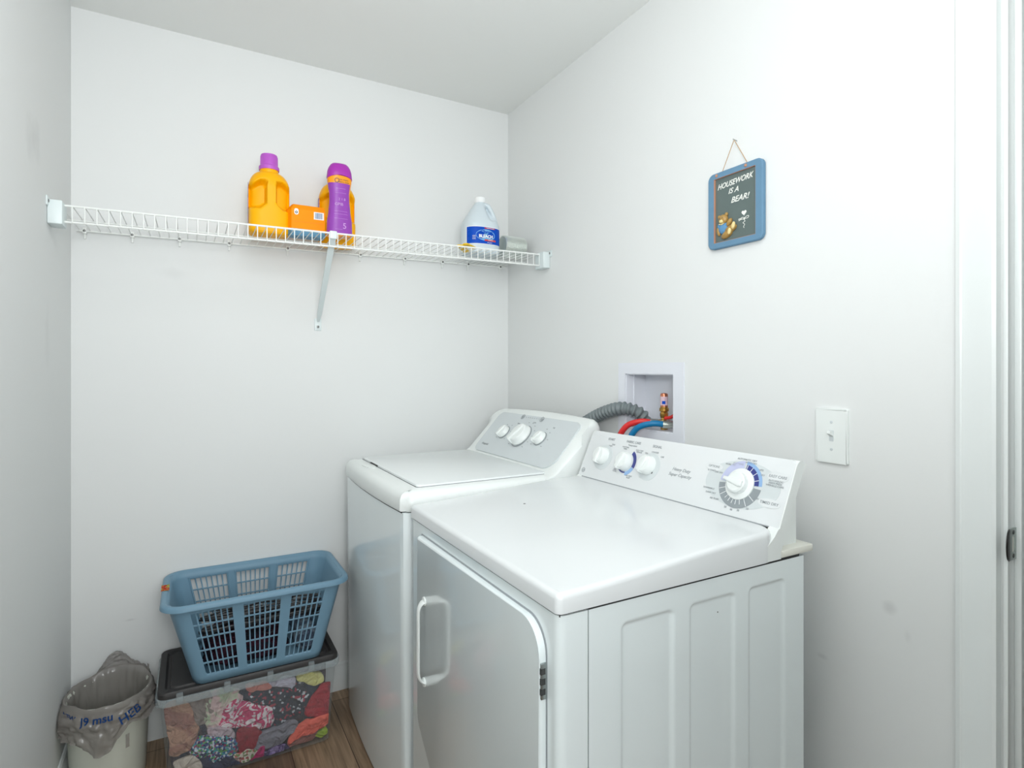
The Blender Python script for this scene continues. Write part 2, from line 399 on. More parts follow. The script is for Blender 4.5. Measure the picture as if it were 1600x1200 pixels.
# ================= wire shelf =================
DZ = lambda x: 1.721+.0105*x                    # height of the shelf deck (it runs slightly uphill to the right)
FY = 1.972                                      # front rail
t = thing('wire_shelf', 'long white wire shelf running the full width of the back wall', 'shelf', (.47, D, 1.72))
xa, xb = L+.006, R-.006
obj('front_rail', tube([(xa, FY, DZ(xa)), (xb, FY, DZ(xb))], .0032, 8), M['wire'], t)
obj('front_rail', tube([(xa, FY, DZ(xa)-.045), (xb, FY, DZ(xb)-.045)], .0032, 8), M['wire'], t)
obj('rear_rail', tube([(xa+.01, D-.008, DZ(xa)-.003), (xb-.01, D-.008, DZ(xb)-.003)], .0032, 8), M['wire'], t)
obj('middle_rail', tube([(xa, D-.16, DZ(xa)-.004), (xb, D-.16, DZ(xb)-.004)], .0028, 8), M['wire'], t)
bm = bmesh.new(); x = xa+.018
while x < xb-.012:
    z = DZ(x)
    tube([(x, D-.009, z), (x, FY+.004, z), (x, FY-.0045, z-.003), (x, FY-.0045, z-.047)], .0016, 6, bm=bm); x += .0278
obj('deck_wires', bm, M['wire'], t)
for s, X in ((1, L), (-1, R)):
    z = DZ(X)
    lo = (min(X, X+s*.034), FY-.030, z-.058); hi = (max(X, X+s*.034), FY+.035, z+.008)
    e = obj('end_bracket', box(lo, hi, .004), M['bracket'], t)
    lo = (min(X, X+s*.004), FY-.045, z-.012); hi = (max(X, X+s*.004), FY-.008, z+.014)
    obj('screw_tab', box(lo, hi, .0018), M['bracket'], e)
    f = Fr((X+s*.004, FY-.03, z+.002), (0, -s, 0), (0, 0, 1)); f.n = Vector((s, 0, 0))
    obj('screw', lathe(f, [(.005, 0), (.005, .001), (.002, .002)], 12), M['screw'], e)
for x in (-.303, -.173, -.035, .12, .319, .594, .78, .949, 1.071, 1.232):
    z = DZ(x)-.004
    c = obj('wall_clip', box((x-.006, D-.014, z-.008), (x+.006, D, z+.012), .002), M['wire'], t)
    obj('clip_tail', box((x-.003, D-.006, z-.024), (x+.003, D, z-.006), .001), M['wire'], c)
    obj('screw', lathe(Fr((x, D-.014, z+.001), (1, 0, 0), (0, 0, 1)), [(.0042, 0), (.0042, .001), (.001, .002)], 10), M['screw'], c)
# diagonal support brace
top = Vector((.42, FY+.002, DZ(.42)-.008)); bot = Vector((.431, D-.006, 1.452))
bm = bmesh.new(); dv = (bot-top).normalized(); sd = Vector((1, 0, 0)); nr = dv.cross(sd).normalized()
ring = lambda p, w, h: [p-sd*w+nr*h, p-sd*w-nr*h*.2, p-sd*w*.5-nr*h, p+sd*w*.5-nr*h, p+sd*w-nr*h*.2, p+sd*w+nr*h]
loft([ring(top, .0105, .006), ring(top+(bot-top)*.08, .0105, .006), ring(top+(bot-top)*.9, .0085, .006), ring(bot, .004, .003)], bm)
b = obj('support_brace', bm, M['bracket'], t)
obj('brace_hook', box((.408, FY-.008, DZ(.42)-.02), (.432, FY+.008, DZ(.42)+.007), .003), M['bracket'], b)
obj('foot_plate', box((.418, D-.004, 1.415), (.444, D, 1.462), .0015), M['bracket'], b)
obj('screw', lathe(Fr((.431, D-.004, 1.430), (1, 0, 0), (0, 0, 1)), [(.005, 0), (.005, .0015), (.002, .0025)], 12), M['screw'], b)

# ================= things on the shelf =================
def detergent_jug(cx, cy, z0, label, W=.066, Dp=.048, hz=.232, rot=0):
    t = thing('detergent_jug', label, 'detergent jug', (cx, cy, z0))
    rings = []; nz = 60; n = 120; cr, sr = math.cos(rot), math.sin(rot)
    for i in range(nz+1):
        f = i/nz; z = hz*f
        s = 1
        if f < .04: s = .93+.07*math.sin(f/.04*math.pi/2)
        if f > .72:
            q = (f-.72)/.28; s = 1-.56*(1-math.sqrt(max(0, 1-q*q)))
            if f > .985: s = .44
        a, b = W*s, Dp*(.5+.5*s)*s**.3
        ring = []
        for k in range(n):
            th = 2*math.pi*k/n; c, sn = math.cos(th), math.sin(th); e = 3.2-1.2*sm(.7, 1, f)
            x = a*abs(c)**(2/e)*(1 if c >= 0 else -1); y = b*abs(sn)**(2/e)*(1 if sn >= 0 else -1)
            if y < 0:                      # grip recesses on both sides of the vertical handle
                ax = abs(x-.004)
                wz = sm(.36+.1*(1-sm(.013, .04, ax)), .46+.06*(1-sm(.013, .04, ax)), f)*(1-sm(.78-.08*sm(.03, .062, ax), .86-.06*sm(.03, .062, ax), f))
                y += wz*sm(.0135, .020, ax)*(.040)*min(1, -y/.03)
            ring.append(Vector((cx+x*cr-y*sr, cy+x*sr+y*cr, z0+z)))
        rings.append(ring)
    obj('jug_body', loft(rings), M['yellow'], t, 60)
    zc = z0+hz; rc = W*.44
    fr = Fr((cx, cy, zc), (1, 0, 0), (0, 1, 0))
    obj('neck', lathe(fr, [(rc*.98, -.006), (rc*1.04, .002), (rc*1.04, .012), (rc*.9, .013)], 40), M['yellow'], t)
    bm = lathe(fr, [(rc*1.12, .010), (rc*1.14, .014), (rc*1.13, .022), (rc*.98, .026), (rc*.93, .060), (rc*.9, .0635), (rc*.6, .0645)], 48)
    c = obj('cap', bm, M['purplecap'], t)
    bm = bmesh.new()
    for k in range(40):
        a = 2*math.pi*k/40; x, y = rc*.955*math.cos(a), rc*.955*math.sin(a)
        tube([fr(x, y, .027), fr(x*.975, y*.975, .058)], .0009, 4, bm=bm)
    obj('grip_ribs', bm, M['purplecap'], c)
    # front label, its edge shows on the left side
    bm = bmesh.new(); V = []
    for j in range(13):
        z = .03+.145*j/12; row = []
        for k in range(17):
            th = math.radians(150+k*(212-150)/16); c_, sn = math.cos(th), math.sin(th)
            x = (W+.0006)*abs(c_)**(2/3.2)*(1 if c_ >= 0 else -1); y = (Dp+.0006)*abs(sn)**(2/3.2)*(1 if sn >= 0 else -1)
            row.append(bm.verts.new((cx+x*cr-y*sr, cy+x*sr+y*cr, z0+z)))
        V.append(row)
    for A, B in zip(V, V[1:]):
        for k in range(9): bm.faces.new((A[k], A[k+1], B[k+1], B[k]))
    for r_ in V:
        for v in r_[10:]: bm.verts.remove(v)
    lb = obj('side_label', bm, fabric('jug_label_print', [(196, 120, 190), (80, 150, 190), (232, 150, 190), (120, 60, 150)], 55, 'fleck', .4), t, 60)
    return t
detergent_jug(.236, 2.125, DZ(.236)+.0035, 'yellow laundry detergent jug with lilac cap, left end of the bottles on the shelf', hz=.214)
detergent_jug(.484, 2.205, DZ(.484)+.0035, 'yellow detergent jug standing behind the slim purple sleeved bottle')

# orange carton with cut top corners and a blue band
t = thing('dryer_sheet_carton', 'orange cardboard carton with blue base band between the yellow jugs', 'carton', (.36, 2.09, DZ(.36)+.0035))
z0 = DZ(.36)+.0035; x0, x1, yf, yb = .302, .414, 2.075, 2.125
def hexprism(z0_, z1_, g=0):
    return [(x0+g, yf-g), (x1-g, yf-g), (x1-g, yb+g), (x0-.012, yb+g), (x0-.012, yf+.022-g)]
body = loft([[Vector((x, y, z0+a)) for x, y in [(x0, yf), (x1, yf), (x1, yb), (x0-.012, yb), (x0-.012, yf+.022)]] for a in (.022, .092)]+
            [[Vector((x, y, z0+.110)) for x, y in [(x0+.008, yf+.012), (x1, yf+.012), (x1, yb-.012), (x0+.004, yb-.012), (x0+.004, yf+.024)]]])
obj('carton_body', body, M['orange'], t, 20)
obj('base_band', loft([[Vector((x, y, z0+a)) for x, y in [(x0-.0004, yf-.0004), (x1+.0004, yf-.0004), (x1+.0004, yb+.0004), (x0-.0124, yb+.0004), (x0-.0124, yf+.0216)]] for a in (0, .024)]), M['cartonblue'], t, 20)
fr = SF(x0, z0, yf)
bm = slab(fr, [(.074, .062), (.108, .062), (.108, .088), (.074, .088)], .0002, .0007)
bc = obj('barcode_panel', bm, M['white'], t)
bm = bmesh.new(); random.seed(3); x = .078
while x < .103:
    ww = random.choice((.0008, .0014, .002)); slab(fr, [(x, .065), (x+ww, .065), (x+ww, .0855), (x, .0855)], .0007, .0010, bm=bm); x += ww+random.choice((.0008, .0016))
obj('bars', bm, mat('barcode_blue', (70, 110, 160), .5), bc)
e = obj('emblem', slab(fr, rrect(.009, .072, .023, .093, .006), .0002, .0006), M['white'], t)
obj('emblem_mark', arc(fr, .016, .080, .002, .0045, 0, 360, .0006, .0009), M['printdark'], e)
obj('printed_lines', slab(fr, [(.006, .048), (.11, .048), (.11, .0488), (.006, .0488)], .0002, .0006), M['orangedk'], t)

# slim scent booster bottle
cx, cy, z0 = .456, 2.040, DZ(.456)+.0035
t = thing('scent_booster_bottle', 'slim waisted bottle in purple sleeve with purple cap, in front of a yellow jug', 'bottle', (cx, cy, z0))
pf = [(0, .041), (.01, .0435), (.05, .0425), (.09, .037), (.125, .034), (.15, .0345), (.175, .0385), (.195, .0415), (.212, .0415), (.226, .039)]
def pw(z):
    for (a, b), (c, d) in zip(pf, pf[1:]):
        if a <= z <= c: return b+(d-b)*sm(0, 1, (z-a)/(c-a))*.5+(d-b)*((z-a)/(c-a))*.5
    return pf[-1][1]
def brings(za, zb, n, g=0): return [sup(cx, cy, z0+za+(zb-za)*i/n, pw(za+(zb-za)*i/n)+g, pw(za+(zb-za)*i/n)*.62+g, 2.4, 56) for i in range(n+1)]
obj('bottle_body', loft(brings(0, .222, 40)), M['orangeb'], t, 60)
bm = bmesh.new(); V = []
for i in range(41):
    z = .004+.180*i/40; row = []; w_ = pw(z)
    for k in range(33):
        lo_, hi_ = 182, 340+15*sm(.13, .02, z)-18*sm(.10, .17, z)
        th = math.radians(lo_+(hi_-lo_)*k/32); c_, s_ = math.cos(th), math.sin(th)
        row.append(bm.verts.new((cx+(w_+.0006)*abs(c_)**(2/2.4)*(1 if c_ >= 0 else -1), cy+(w_*.62+.0006)*abs(s_)**(2/2.4)*(1 if s_ >= 0 else -1), z0+z)))
    V.append(row)
for A, B in zip(V, V[1:]):
    for k in range(32): bm.faces.new((A[k], A[k+1], B[k+1], B[k]))
sl = obj('printed_sleeve', bm, mat('sleeve_purple', (150, 66, 178), .3, var=(30, .15)), t, 60)
def wrapb(a, b, c): 
    w_ = pw(b)*.62+c+.0012; q = a/pw(b); return Vector((cx+a, cy-w_*max(.1, 1-abs(q)**2.4)**(1/2.4)-.0006, z0+b))
join_text('sleeve_lettering', [('2 1 8', .004, .128, .012), ('GPIB', -.006, .110, .014), ('~~~~~~~~~~', 0, .086, .008), ('~~~~~~~~~~', 0, .076, .008), ('~~~~~~~~~~', 0, .060, .008), ('5', .012, .034, .028), ('~~~~~~', -.008, .022, .007), ('~~~~~~~~', 0, .150, .008), ('~~~~~~~', 0, .165, .008)], None, mat('sleeve_ink', (214, 170, 226), .4), sl, warp=wrapb, extr=.0001)
bm = bmesh.new()
for i in range(24):
    a0, a1 = 2*math.pi*i/24, 2*math.pi*(i+1)/24
    bm.faces.new([bm.verts.new(wrapb(-.014+r*math.cos(a), .192+r*math.sin(a), .0002)) for r, a in ((.006, a0), (.008, a0), (.008, a1), (.006, a1))])
obj('emblem', bm, M['printdark'], t)
join_text('brand_lettering', [('no more', .010, .196, .009), ('odors now', .008, .188, .009)], None, M['printdark'], t, warp=wrapb, extr=.0001)
rg = [sup(cx, cy, z0+.212+h+0, .0435*s, .0435*s*.66, 2.4, 56) for h, s in ((0, .98), (.004, 1.0), (.015, .95), (.028, .86), (.038, .72), (.043, .6), (.0445, .4))]
for ring in rg[:2]:
    for p in ring: p.z += -.010*((p.x-cx)/.042)**2
obj('cap', loft(rg), M['purplecap2'], t, 60)

# bleach jug
cx, cy, z0 = 1.050, 2.125, DZ(1.05)+.0035
t = thing('bleach_jug', 'pale bluish bleach jug with wide blue label near right end of the shelf', 'bleach jug', (cx, cy, z0))
rings = []
for i in range(57):
    f = i/56; z = .222*f
    a = .078 if z < .118 else .078-(.078-.019)*((z-.118)/.104)**1.3
    if z < .006: a *= .95+.05*z/.006
    ring = sup(cx-(.0 if z < .118 else 0), cy, z0+z, a, a*.82 if z < .118 else max(a*.82, .019*.82+.0), 2.6-.6*sm(.118, .2, z), 80)
    for p in ring:                         # hollow beside the handle at the right front
        q = p.x-cx
        if p.y < cy and z > .118: p.y += .02*sm(.135, .15, z)*(1-sm(.19, .205, z))*math.exp(-((q-.020-.012*(1-(z-.135)/.06))/.010)**2)
    rings.append(ring)
obj('jug_body', loft(rings), M['bleach'], t, 60)
obj('handle', tube(spline([(cx+.012, cy-.010, z0+.212), (cx+.030, cy-.018, z0+.203), (cx+.046, cy-.028, z0+.165), (cx+.058, cy-.032, z0+.125), (cx+.058, cy-.03, z0+.105)]), .0095, 12), M['bleach'], t)
fr = Fr((cx, cy, z0+.222), (1, 0, 0), (0, 1, 0))
obj('cap', lathe(fr, [(.021, -.003), (.0225, 0), (.0225, .018), (.020, .020)], 32), M['white'], t)
obj('neck', lathe(fr, [(.0195, -.012), (.0195, .0)], 32), M['bleach'], t)
def jl(a, b, g=0):
    q = max(-.999, min(.999, a/.078)); return Vector((cx+a, cy-(.078*.82)*(1-abs(q)**2.6)**(1/2.6)-g, z0+b))
def curved(x0, x1, y0, y1, g, n=30):
    bm = bmesh.new(); A = [bm.verts.new(jl(x0+(x1-x0)*i/n, y0, g)) for i in range(n+1)]; B = [bm.verts.new(jl(x0+(x1-x0)*i/n, y1, g)) for i in range(n+1)]
    for i in range(n): bm.faces.new((A[i], A[i+1], B[i+1], B[i]))
    return bm
lb = obj('label', curved(-.0755, .072, .036, .108, .0010), M['white'], t, 60)
obj('label_field', curved(-.0745, .070, .038, .1055, .0014), M['bluelabel'], lb, 60)
bm = bmesh.new(); c0 = bm.verts.new(jl(-.006, .073, .0018)); rr = [bm.verts.new(jl(-.006+.042*math.cos(k/32*6.2832), .073+.023*math.sin(k/32*6.2832), .0018)) for k in range(32)]
for k in range(32): bm.faces.new((c0, rr[k], rr[(k+1) % 32]))
obj('label_glow', bm, M['glow'], lb, 60)
wj = lambda a, b, c: jl(a, b, .0034+c)
text('bleach_lettering', 'BLEACH', None, -.006, .067, .017, M['white'], lb, warp=wj, bold=.0006)
text('brand_lettering', 'Clorox', None, -.006, .085, .019, M['bluelabel'], lb, warp=wj, shear=.3, bold=.0006)
obj('red_ribbon', curved(-.012, .040, .049, .056, .0022), M['redink'], lb)
obj('red_ribbon', curved(-.012, .036, .099, .1035, .0020), M['redink'], lb)
join_text('small_lettering', [('Concentrated', .012, .101, .006), ('Disinfects', .014, .0525, .006), ('ooo\nooo\nooo', -.055, .062, .007), ('Kills germs', .010, .043, .005)], None, M['white'], lb, warp=lambda a, b, c: jl(a, b, .0040+c))
# flexible foil duct, lying on its side
bm = bmesh.new(); prof = []
n = 30
for i in range(n+1):
    prof.append((.043+(.0024 if i % 2 else -.0020), .100*i/n))
prof = [(.040, .002)]+prof
fr = Fr((1.142, 2.105, DZ(1.19)+.0035+.0455), (0, 1, 0), (0, 0, 1))
lathe(fr, prof+[(.038, .099), (.037, .01)], 40, bm)
tag(obj('foil_duct', bm, M['foil'], None, 50), 'short roll of ribbed silver foil duct beside the bleach jug', 'duct')
# yellow folded strip
t = thing('yellow_clip', 'flat yellow folded plastic strip lying in front of the bleach jug', 'clip', (.955, 2.05, DZ(.95)+.0035))
z = DZ(.95)+.0035
fr = Fr((.895, 1.985, z), Vector((.075, .10, 0)), Vector((-.10, .075, 0)))
a = slab(fr, rrect(0, -.012, .125, .012, .004), 0, .006, .0015); obj('strip', a, M['yellowcloth'], t)
fr2 = Fr((.912, 1.978, z), Vector((.06, .05, 0)), Vector((-.05, .06, 0)))
obj('strip', slab(fr2, rrect(.004, -.011, .085, .011, .003), .0065, .012, .0015), M['yellowcloth'], t)

# ================= chalkboard sign =================
cy_, cz_ = 1.034, 1.7005
t = thing('chalkboard_sign', 'small blue framed chalkboard hanging from twine reading HOUSEWORK IS A BEAR', 'sign', (R, cy_, cz_))
fr = WF(cy_, cz_); W2, H2 = .0875, .1045
bm = bmesh.new(); out = rrect(-W2, -H2, W2, H2, .018, 8); x_, y_ = .0665, .0885
inn = rrect(-x_, -y_, x_, y_, .0001, 8)
V = [[bm.verts.new(fr(x, y, d)) for x, y in P] for P, d in ((out, .002), (out, .0115), ([(x*.975, y*.98) for x, y in out], .014), (inn, .014), (inn, .006))]
for A, B in zip(V, V[1:]):
    for k in range(len(A)): bm.faces.new((A[k], A[(k+1) % len(A)], B[(k+1) % len(A)], B[k]))
obj('frame', bm, M['boardblue'], t)
obj('slate_panel', slab(fr, [(-x_, -y_), (x_, -y_), (x_, y_), (-x_, y_)], .002, .0085), M['slate'], t)
bm = bmesh.new()
for (a0, b0, a1, b1) in ((-x_, -y_, -x_+.0022, y_), (-x_, -y_, x_, -y_+.0008), (-x_, y_-.0008, x_, y_), (x_-.0008, -y_, x_, y_)): slab(fr, [(a0, b0), (a1, b0), (a1, b1), (a0, b1)], .0085, .0135, bm=bm)
lab(obj('inner_edge', bm, M['rust'], t), 'rubbed reddish inner edge of the frame')
fc = WF(cy_, cz_, R-.0085)
M['chalk'] = mat('chalk_paint', (240, 242, 236), .8)
text('housework_lettering', 'HOUSEWORK', fc, 0, .066, .0205, M['chalk'], t, shear=.35, bold=.0003, warp=lambda a, b, c: fc(-.002+a*.86, b+a*.04, c))
text('is_a_lettering', 'IS A', fc, -.006, .044, .020, M['chalk'], t, shear=.35, bold=.0002)
text('bear_lettering', 'BEAR!', fc, .014, .018, .0215, M['chalk'], t, shear=.35, bold=.0003)
# heart and scribble
hp = []
for k in range(40):
    a = 2*math.pi*k/40; hp.append((.028+.0075*math.sin(a)**3, -.024+.00047*(13*math.cos(a)-5*math.cos(2*a)-2*math.cos(3*a)-math.cos(4*a))))
obj('painted_heart', slab(fc, hp, .0002, .0007), M['chalk'], t)
bm = tube(spline([fc(x, y, .0006) for x, y in ((.012, -.043), (.020, -.036), (.028, -.037), (.030, -.041), (.022, -.040), (.013, -.041), (.013, -.037), (.026, -.040), (.036, -.035), (.042, -.035), (.040, -.040), (.028, -.040))]), .0008, 6)
tube(spline([fc(x, y, .0006) for x, y in ((.028, -.042), (.031, -.047), (.025, -.050), (.030, -.055), (.027, -.060), (.028, -.064))]), .0007, 6, bm=bm)
obj('painted_bow', bm, M['chalk'], t)
# teddy bear relief
def blob(fr_, x, y, rx, ry, rz, bm=None, rot=0, z=0):
    bm = bm or bmesh.new(); r = bmesh.ops.create_uvsphere(bm, u_segments=16, v_segments=10, radius=1)
    c, s = math.cos(rot), math.sin(rot)
    for v in r['verts']:
        a, b, d = v.co.x*rx, v.co.y*ry, v.co.z*rz
        v.co = fr_(x+a*c-b*s, y+a*s+b*c, d+z)
    return bm
bm = blob(fc, -.036, -.028, .0145, .014, .010, z=.003); blob(fc, -.049, -.019, .0052, .0055, .004, bm, z=.003); blob(fc, -.026, -.016, .0052, .0055, .004, bm, z=.003)
hd = obj('bear_head', bm, M['bear'], t)
lab(obj('bear_muzzle', blob(fc, -.037, -.034, .0065, .0055, .006, z=.010), M['bearlight'], hd), 'pale muzzle')
bm = blob(fc, -.037, -.030, .0016, .0012, .001, z=.0158); blob(fc, -.041, -.025, .0012, .0015, .001, bm, z=.0122); blob(fc, -.032, -.025, .0012, .0015, .001, bm, z=.0122)
obj('bear_face', bm, M['printdark'], hd)
bm = blob(fc, -.036, -.052, .0155, .0165, .009, z=.002); blob(fc, -.049, -.044, .006, .008, .006, bm, z=.002); blob(fc, -.025, -.044, .006, .006, .006, bm, z=.002)
obj('bear_shirt', bm, M['bearblue'], t)
obj('bear_collar', tube(spline([fc(x, y, .010) for x, y in ((-.045, -.040), (-.037, -.0425), (-.029, -.040))]), .0013, 6), M['bearlight'], t)
obj('bear_arm', blob(fc, -.016, -.040, .0065, .012, .007, rot=-.6, z=.003), M['bear'], t)
obj('bear_arm', blob(fc, -.052, -.058, .0055, .013, .006, rot=.15, z=.002), M['bear'], t)
for (x, y, a) in ((-.024, -.070, 1.15), (-.012, -.058, 1.25)):
    lg = obj('bear_leg', blob(fc, x, y, .010, .019, .010, rot=-a, z=.002), M['bear'], t)
    obj('bear_sole', blob(fc, x+.013, y+.006, .0055, .010, .004, rot=-.25, z=.009), M['bearlight'], lg)
for y in (cy_+.057, cy_-.037):
    obj('twine_knot', blob(WF(y, cz_+.0965, R-.014), 0, 0, .0042, .0045, .003), M['rust'], t)
nail = Vector((R-.012, cy_+.001, 1.876))
s = obj('twine', tube([(R-.012, cy_+.040, cz_+H2-.004), nail-Vector((0, -.001, .001)), nail+Vector((0, -.001, 0)), (R-.012, cy_-.042, cz_+H2-.004)], .0009, 6), M['twine'], t)
tag(obj('nail', tube([(R, cy_+.001, 1.8765), (R-.016, cy_+.001, 1.8785)], .0011, 8), M['steel']), 'small nail in the right wall holding the twine of the sign', 'nail')

# ================= light switch =================
t = thing('light_switch', 'white toggle light switch plate on the right wall above the dryer end', 'light switch', (R, .774, 1.114))
fr = WF(.774, 1.114)
obj('cover_plate', slab(fr, rrect(-.037, -.062, .037, .062, .003), 0, .0065, .004, 4), M['plastic'], t)
obj('toggle_slot', slab(fr, rrect(-.0052, -.0125, .0052, .0125, .001), .0063, .0069), M['panelgrey'], t)
bm = bmesh.new(); f = lambda x, y, d: fr(x, y, d)
loft([[f(-.0042, -.002, .005), f(.0042, -.002, .005), f(.0042, .0105, .005), f(-.0042, .0105, .005)], [f(-.0036, .0055, .019), f(.0036, .0055, .019), f(.0036, .0115, .0175), f(-.0036, .0115, .0175)]], bm)
obj('toggle', bm, M['plastic'], t)
for z in (-.031, .031):
    obj('screw', lathe(Fr(fr(0, z, .0063), fr.u, fr.v), [(.0033, 0), (.0033, .0008), (.001, .0013)], 14), M['panelgrey'], t)

# ================= washer outlet box =================
t = thing('washer_outlet_box', 'recessed white plastic washing machine supply box in the right wall', 'outlet box', (R, 1.367, 1.045))
bm = bmesh.new()
Y1, Y0, Z0, Z1 = 1.514, 1.22, 1.045, 1.286; y1, y0, z0, z1 = 1.481, 1.262, 1.069, 1.25
for (a, b, c, d) in ((Y0, y0, Z0, Z1), (y1, Y1, Z0, Z1), (y0, y1, Z0, z0), (y0, y1, z1, Z1)): box((R-.005, a, c), (R-.0002, b, d), bm=bm)
bmesh.ops.remove_doubles(bm, verts=bm.verts, dist=1e-5)
obj('face_flange', bm, M['boxwhite'], t)
bm = bmesh.new()
box((R+.084, y0, z0), (R+.087, y1, z1), bm=bm)
for lo, hi in (((R, y0+.0002, z0), (R+.085, y0+.003, z1)), ((R, y1-.003, z0), (R+.085, y1-.0002, z1)), ((R, y0, z0+.0002), (R+.085, y1, z0+.003)), ((R, y0, z1-.003), (R+.085, y1, z1-.0002)), ((R+.03, y1-.007, z0), (R+.034, y1-.003, z1))): box(lo, hi, bm=bm)
obj('recess', bm, M['boxwhite'], t)
obj('drain_collar', lathe(Fr((R+.035, 1.43, z0), (1, 0, 0), (0, 1, 0)), [(.024, 0), (.024, .012), (.021, .014)], 28), M['boxwhite'], t)
def valve(y, name, mcol):
    x = R+.045
    v = thing(name, 'brass supply valve with copper shock arrestor and red lever inside the outlet box' if name == 'supply_valve' else 'plated supply valve at the near edge of the outlet box with the blue hose', 'valve', (x, y, z0))
    return v, x
v, x = valve(1.350, 'supply_valve', None)
up = Fr((x, 1.350, z0+.003), (1, 0, 0), (0, 1, 0))
obj('valve_body', lathe(up, [(.011, 0), (.011, .018), (.0085, .020), (.0085, .034), (.011, .037), (.013, .044), (.013, .052), (.010, .058)], 8), M['brass'], v, 20)
obj('brass_collar', lathe(up, [(.0128, .058), (.0148, .060), (.0148, .068), (.012, .070), (.012, .073)], 24), M['brass'], v)
obj('arrestor_cylinder', lathe(up, [(.0118, .073), (.0118, .112), (.010, .1155), (.0055, .117)], 28), M['copper'], v)
lb = obj('arrestor_label', lathe(up, [(.0120, .078), (.0120, .106)], 28), M['arrlabel'], v)
obj('blue_mark', arc(Fr(up(0, 0, 0), up.u, up.v), 0, 0, .0119, .0123, 195, 245, .082, .092), M['bluelabel'], lb)
obj('valve_port', tube([(x, 1.350, z0+.028), (x-.024, 1.360, z0+.027)], .009, 12), M['chrome'], v)
lv = obj('lever', tube(spline([(x-.004, 1.342, z0+.040), (x+.0, 1.322, z0+.044), (x, 1.300, z0+.055), (x, 1.288, z0+.064)]), .0055, 10), M['red'], v)
v, x2 = valve(1.292, 'shutoff_valve', None)
up = Fr((x2, 1.292, z0+.003), (1, 0, 0), (0, 1, 0))
obj('valve_body', lathe(up, [(.011, 0), (.011, .016), (.0085, .018), (.0085, .030), (.012, .033), (.012, .042), (.008, .046)], 8), M['chrome'], v, 20)
obj('valve_port', tube([(x2, 1.292, z0+.024), (x2-.02, 1.306, z0+.024)], .010, 12), M['chrome'], v)
obj('lever', tube([(x2, 1.292, z0+.052), (x2-.004, 1.280, z0+.058)], .004, 10), M['blue'], v)
# hoses
def hose(name, pts, m, label, r=.0095):
    t = thing(name, label, 'hose', pts[0])
    path = spline(pts, 10)
    obj('hose_tube', tube(path, r, 14), m, t)
    d = (Vector(pts[0])-Vector(pts[1])).normalized(); p = Vector(pts[0])
    obj('coupling', tube([p-d*.004, p+d*.020], .0125, 12, rf=None), M['chrome'], t)
hose('red_hose', [(R+.010, 1.371, z0+.026), (R-.018, 1.392, z0+.028), (R-.045, 1.428, z0+.010), (R-.055, 1.458, z0-.045), (R-.05, 1.485, z0-.16), (R-.04, 1.49, .55)], M['red'], 'red rubber water supply hose curving out of the outlet box')
hose('blue_hose', [(R+.012, 1.318, z0+.024), (R-.018, 1.338, z0+.026), (R-.045, 1.378, z0+.008), (R-.055, 1.405, z0-.045), (R-.05, 1.43, z0-.16), (R-.04, 1.44, .55)], M['blue'], 'blue rubber water supply hose curving out of the outlet box')
pts = spline([(R+.035, 1.428, z0+.008), (R+.028, 1.425, z0+.036), (R+.004, 1.438, z0+.058), (R-.022, 1.475, z0+.066), (R-.030, 1.54, z0+.052), (R-.034, 1.62, z0+.022), (R-.036, 1.70, z0-.02), (R-.036, 1.76, z0-.09), (R-.036, 1.79, z0-.2)], 40)
acc = 0; bm = bmesh.new(); P = [pts[0]]; rad = []
step = .00125; cur = pts[0]; res = [pts[0]]
for p in pts[1:]:
    while (p-cur).length > step:
        cur = cur+(p-cur).normalized()*step; res.append(cur.copy())
tube(res, .018, 20, bm=bm, rf=lambda f: .0195+.0034*math.sin(f*(len(res)-1)*step/.0165*2*math.pi))
tag(obj('drain_hose', bm, M['hose'], None, 80), 'grey corrugated drain hose arching from behind the washer into the outlet box', 'hose')

# ================= washer =================
t = thing('washing_machine', 'white top-loading washing machine with grey control panel, in the corner', 'washing machine', (.85, 1.84, 0))
WX0, WX1, WY0, WY1 = .515, 1.20, 1.500, 2.165
def front_x(y, z):                       # bowed front
    f = (y-WY0)/(WY1-WY0)*2-1; return WX0-.014*(1-f*f)-.004*sm(.0, .8, z)
# cabinet sides
obj('cabinet', box((WX0+.02, WY0, .012), (WX1, WY1, .868), .012, 4), M['enamel'], t)
bm = bmesh.new(); n = 24; rows = []
for z in (.012, .03, .3, .6, .868):
    ring = []
    ys_ = [WY0+.012+(WY1-WY0-.024)*i/n for i in range(n+1)]
    ring = [Vector((WX0+.045, WY0+.003, z)), Vector((WX0+.018, WY0+.003, z)), Vector((WX0+.008, WY0+.004, z)), Vector((WX0+.002, WY0+.008, z))]+[Vector((front_x(y, z)+.001, y, z)) for y in ys_]+[Vector((WX0+.002, WY1-.008, z)), Vector((WX0+.008, WY1-.004, z)), Vector((WX0+.045, WY1-.003, z))]
    rows.append(ring)
loft(rows, bm)
obj('front_panel', bm, M['enamel'], t, 50)
obj('toe_gap', box((WX0+.03, WY0+.02, 0), (WX1-.02, WY1-.02, .013)), M['gap'], t)
